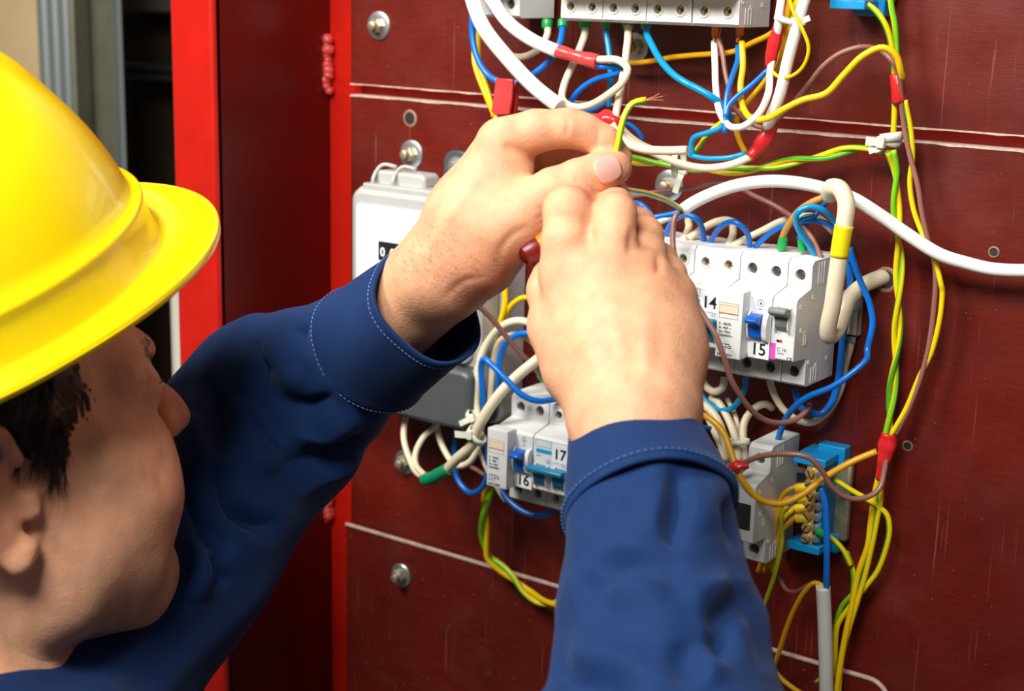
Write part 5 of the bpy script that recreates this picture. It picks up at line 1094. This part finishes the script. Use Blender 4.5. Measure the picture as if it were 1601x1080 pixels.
shell = link('shell', mesh_from('shell', vs, fs), M['hat'], hh, True); bm = bmesh.new(); bm.from_mesh(shell.data); bmesh.ops.remove_doubles(bm, verts=bm.verts, dist=1e-5); bmesh.ops.recalc_face_normals(bm, faces=bm.faces); bm.to_mesh(shell.data); bm.free()
md = shell.modifiers.new('thick', 'SOLIDIFY'); md.thickness = 0.0026; md.offset = -1
# sweat band inside the hat
vs = []; fs = []
for i in range(64):
    a = 2 * math.pi * i / 64
    for du, dr_ in ((60, 0), (84, 1), (84, 3), (60, 2)): vs.append(T_((112 + dr_) * math.cos(a), du - 56, (92 + dr_) * math.sin(a)))
for i in range(64):
    for k in range(4): a, b = i * 4, ((i + 1) % 64) * 4; fs.append((a + k, a + (k + 1) % 4, b + (k + 1) % 4, b + k))
link('headband', mesh_from('headband', vs, fs), mat('headband_black', srgb(40, 38, 40), 0.6), hh, True)

# ------------------------------------------------------------------ jacket
JK = Body()
JK.rc(L_sh, L_el, 0.072, 0.062, 0.02).rc(L_el, Pz(590, 535, 0.945), 0.062, 0.0375, 0.02)
JK.rc(R_el, Pz(1014, 800, 0.758), 0.060, 0.0415, 0.02).rc(R_sh, R_el, 0.075, 0.062, 0.02)
ch = NECK + (R_sh - L_sh) * 0.3
JK.rc(L_sh, ch - V(0, 0, 0.04), 0.07, 0.10, 0.03).rc(R_sh, ch - V(0, 0, 0.06), 0.08, 0.10, 0.03).rc(ch - V(0, 0, 0.06), ch - V(0, 0, 0.42), 0.12, 0.14, 0.03)
def zA(*p): return [(180 + a / 1.302, 250 + b / 1.302) for a, b in zip(p[0::2], p[1::2])]
def zC(*p): return [(820 + a / 2.25, 600 + b / 2.25) for a, b in zip(p[0::2], p[1::2])]
JL = [(zA(185, 440, 212, 520, 208, 610), -7, 11), (zA(150, 520, 175, 600, 190, 690), 5, 16), (zA(210, 620, 235, 690, 300, 745, 330, 740), -9, 13), (zA(250, 480, 270, 560, 320, 640), 5, 18),
      (zA(330, 480, 390, 505, 450, 480), -6, 11), (zA(360, 345, 410, 375, 440, 420), -5, 10), (zA(300, 380, 345, 420, 380, 470), 4, 14), (zA(280, 360, 300, 420, 300, 470), -4, 10), (zA(340, 560, 420, 560, 500, 520), 5, 16), (zA(330, 620, 420, 600, 520, 560), -5, 12), (zA(360, 690, 440, 640, 520, 600), 4, 14),
      (zA(120, 640, 160, 700, 200, 760, 240, 800), -7, 14), (zA(140, 760, 170, 830, 160, 900), 6, 16), (zA(200, 800, 220, 850, 240, 860), -6, 10), (zA(240, 330, 300, 320, 380, 310), 3, 12), (zA(420, 330, 440, 370, 445, 420), -3, 9),
      (zC(545, 285, 538, 420, 515, 500, 532, 585), -9, 8), (zC(500, 330, 480, 450, 470, 540), 3, 16), (zC(600, 330, 610, 430, 640, 520), 3, 18), (zC(230, 690, 330, 640, 440, 635, 560, 680), -7, 13), (zC(250, 600, 380, 585, 520, 600), 4, 16), (zC(280, 760, 400, 720, 500, 740), 5, 20),
      (zC(640, 830, 710, 790, 790, 725), -7, 14), (zC(690, 980, 700, 900, 730, 840), -6, 12), (zC(560, 760, 640, 730, 740, 690), 5, 18), (zC(150, 1000, 300, 960, 420, 990), 5, 22), (zC(110, 1075, 280, 1045, 450, 1080), -8, 14), (zC(560, 900, 580, 980, 560, 1060), -5, 18), (zC(640, 900, 640, 1000, 660, 1070), 5, 16),
      (zC(110, 830, 160, 740, 170, 640), 4, 16), (zC(700, 400, 740, 480, 770, 580), -5, 10), (zC(790, 700, 820, 820, 870, 1000), -4, 14), (zC(200, 470, 280, 430, 360, 400), -3, 12)]
JL = [(p_, a_ * (1.8 if p_[0][0] < 620 else 1.3), w_ * (1.1 if p_[0][0] < 620 else 1.5)) for p_, a_, w_ in JL] + [(zC(548, 270, 540, 400, 522, 480, 530, 570), -3.5, 6.5), (zC(585, 290, 575, 400, 560, 500), 2.2, 9)]
jv, jf = JK.mesh(0.0024); jv = relax(jv, jf, 3); jn = normals(jv, jf); jv = relax(carve(jv, jn, JL), jf, 2); jn = normals(jv, jf)
wv = 0.0022 * np.sin(jv[:, 0] * 95 + 3 * np.sin(jv[:, 2] * 40) + jv[:, 1] * 60) * np.sin(jv[:, 2] * 70 + 2 * np.sin(jv[:, 0] * 55)); jv = relax(jv + jn * wv[:, None], jf, 1)
# cloth: navy twill
cl = mat('navy_twill', srgb(10, 40, 84), 0.8, spec=0.2, var=0.16, vscale=800); nt = cl.node_tree; bs = nt.nodes['Principled BSDF']; bs.inputs['Sheen Weight'].default_value = 0.08; bs.inputs['Sheen Roughness'].default_value = 0.5; bs.inputs['Sheen Tint'].default_value = (0.5, 0.65, 1, 1)
tc = nt.nodes.new('ShaderNodeTexCoord'); wvn = nt.nodes.new('ShaderNodeTexWave'); wvn.inputs['Scale'].default_value = 520; wvn.inputs['Distortion'].default_value = 1.0; mp = nt.nodes.new('ShaderNodeMapping'); mp.inputs['Rotation'].default_value = (0.5, 0.6, 0.4)
nt.links.new(tc.outputs['Object'], mp.inputs[0]); nt.links.new(mp.outputs[0], wvn.inputs[0]); bp = nt.nodes.new('ShaderNodeBump'); bp.inputs['Strength'].default_value = 0.16; bp.inputs['Distance'].default_value = 0.0004; nt.links.new(wvn.outputs[0], bp.inputs['Height']); nt.links.new(bp.outputs[0], bs.inputs['Normal'])
M['navy'] = cl; M['thread'] = mat('blue_thread', srgb(74, 104, 160), 0.7)
jk = link('jacket', npmesh('jacket', jv, jf), M['navy'], person); jk.location = (0, 0, 0); jk['label'] = 'navy blue twill work jacket'
def cuff(c0, c1, r0, r1, flat, nrm_hint, label, rows=26, n=72, wob=0.0012, flare=0.0):
    """open sleeve end: from c0 (joins the sleeve) to c1 (the opening)"""
    ax = c1 - c0; L = np.linalg.norm(ax); ax /= L; s = nrm_hint - ax * (nrm_hint @ ax); s /= np.linalg.norm(s); w = np.cross(ax, s); vs = []; fs = []; ring = []
    for i in range(rows + 1):
        t = i / rows; r = r0 + (r1 - r0) * t; row = []
        bulge = -0.0016 * math.exp(-((t - 0.03) / 0.03) ** 2) + 0.0012 * math.exp(-((t - 0.1) / 0.05) ** 2) + (0.0006 if t > 0.93 else 0)
        for k in range(n):
            a = 2 * math.pi * k / n; rr = r + bulge + wob * (math.sin(3 * a + 1.3 + 2 * t) + 0.7 * math.sin(5 * a + 4 * t)) * (0.4 + 0.6 * t)
            row.append(c0 + ax * (L * t + flare * math.cos(a) * t) + (s * math.cos(a) * flat + w * math.sin(a)) * rr)
        ring.append(row); vs += row
    for i in range(rows):
        for k in range(n): a, b = i * n + k, i * n + (k + 1) % n; fs.append((a, b, b + n, a + n))
    me = mesh_from('cuff', vs, fs); bm = bmesh.new(); bm.from_mesh(me); bmesh.ops.recalc_face_normals(bm, faces=bm.faces); bm.to_mesh(me); bm.free()
    o = link('cuff', me, M['navy'], jk, True); o.location = (0, 0, 0); o['label'] = label; md = o.modifiers.new('thick', 'SOLIDIFY'); md.thickness = 0.0022; md.offset = -1
    # stitching dashes
    bm = bmesh.new(); cen = [sum(r_) / n for r_ in ring]
    for fr_ in (0.10, 0.93):
        i = int(rows * fr_); rw_ = ring[i]; m_ = 84
        for k in range(m_):
            x = k / m_ * n; a = int(x) % n; b = (a + 1) % n; p0 = rw_[a] + (rw_[b] - rw_[a]) * (x - int(x)); x2 = x + n / m_ * 0.62; a2 = int(x2) % n; p1 = rw_[a2] + (rw_[(a2 + 1) % n] - rw_[a2]) * (x2 - int(x2))
            o0 = (p0 - cen[i]) / np.linalg.norm(p0 - cen[i]) * 0.0003; d = Vector(p1 - p0); mt_ = Matrix.Translation(Vector((p0 + p1) / 2 + o0)) @ d.to_track_quat('X', 'Z').to_matrix().to_4x4() @ Matrix.Diagonal((d.length, 0.0006, 0.0006, 1)); bmesh.ops.create_cube(bm, size=1, matrix=mt_)
    st = link('stitching', from_bm(bm, 'stitching'), M['thread'], o); st.location = (0, 0, 0); st['kind'] = 'stuff'; return o
cuff(Pz(572, 552, 0.955), Pz(670, 477, 0.900), 0.0425, 0.0375, 0.92, CAM - Pz(620, 520, .92), 'left navy cuff with stitched edge')
ck = cuff(Pz(1018, 800, 0.750), Pz(986, 672, 0.790), 0.0440, 0.0330, 0.9, CAM - Pz(1000, 720, .77), 'right navy cuff with stitched edge', flare=0.0)
_cv = [np.array(q_.co) for q_ in ck.data.vertices]; tr_k = bvh(_cv, [tuple(q_.vertices) for q_ in ck.data.polygons]); M['button'] = mat('dark_button', srgb(70, 72, 84), 0.25, metal=0.6)
for bx_, by_ in ((1122, 738), (1137, 768)):
    _c, _n = hit(tr_k, bx_, by_)
    if _c is not None:
        if _n @ (CAM - _c) < 0: _n = -_n
        bt = lathe('cuff_button', _c, _n, [(-0.001, 0.0056), (0.0014, 0.0056), (0.0022, 0.0045), (0.0014, 0.0032), (0.0014, 0.001)], M['button'], jk); bt.location = (0, 0, 0)
# collar near the neck
vs = []; fs = []; ax = H(-22, -10) - NECK; ax /= np.linalg.norm(ax); u_, w_ = frame_axes(ax); c0 = NECK + (R_sh - L_sh) * 0.12
for i in range(9):
    t = i / 8
    for k in range(48):
        a = 2 * math.pi * k / 48; vs.append(c0 - ax * 0.03 + ax * 0.040 * t + (u_ * math.cos(a) + w_ * math.sin(a)) * (0.092 - 0.020 * t))
for i in range(8):
    for k in range(48): a, b = i * 48 + k, i * 48 + (k + 1) % 48; fs.append((a, b, b + 48, a + 48))
co = link('collar', mesh_from('collar', vs, fs), M['navy'], jk, True); co.location = (0, 0, 0); md = co.modifiers.new('thick', 'SOLIDIFY'); md.thickness = 0.003

# ------------------------------------------------------------------ things held in the hands
def WZ(label, pts, w, m, **k):   # wire through points (px, py, depth)
    path = catmull([Pz(*p) for p in pts]); r = 0.5 * w * depth(path[len(path) // 2]) / F
    o = link('wire', tube_mesh('wire', path, r, 12, True, k.get('twist', 0), k.get('phase', 0)), M[m]); return tag(o, label, 'wire', M[m].name.replace('_', ' ') + ' wires'), path, r
a3 = P(1066, 327, 73); zz = depth(a3)
hw, pth, r = WZ('yellow green wire held between thumb and index finger, bare copper tip', [(1066, 327, zz), (1042, 313, .985), (1010, 302, .95), (978, 296, .91), (958, 285, .89), (955, 262, .862), (964, 238, .852), (970, 205, .850), (977, 180, .850), (989, 162, .850), (1010, 156, .850)], 9.5, 'earth', phase=0.6, twist=6)
for k in range(6):
    e = pth[-1]; d = (pth[-1] - pth[-4]); d /= np.linalg.norm(d); q = c2w(RNG.normal(size=3)) * 0.0009
    s_ = link('copper_strand', tube_mesh('copper_strand', catmull([e - d * 0.001, e + d * 0.006 + q * 0.5 - HU * 0.0004, e + d * (0.009 + 0.003 * RNG.random()) + q - HU * 0.0008]), 0.00032, 6), M['copper'], hw); s_.location = (0, 0, 0)
sd = thing('screwdriver', 'orange handled screwdriver gripped inside the right hand', 'screwdriver', Pz(870, 385, 0.875))
a, b = Pz(838, 388, 0.851), Pz(915, 348, 0.858); d = b - a; L = np.linalg.norm(d)
lathe('handle', a, d, [(0, 0.006), (0.001, 0.0085), (L * 0.3, 0.0095), (L * 0.6, 0.0085), (L * 0.85, 0.008), (L, 0.005)], M['orange'], sd, 18)
lathe('end_cap', a, -d, [(-0.001, 0.0075), (0.004, 0.0078), (0.0085, 0.0062), (0.010, 0.003)], mat('dark_red_plastic', srgb(112, 18, 18), 0.35), sd, 18)
lathe('shaft', b, d, [(0, 0.003), (0.008, 0.0028), (0.012, 0.001)], M['steel'], sd, 12)
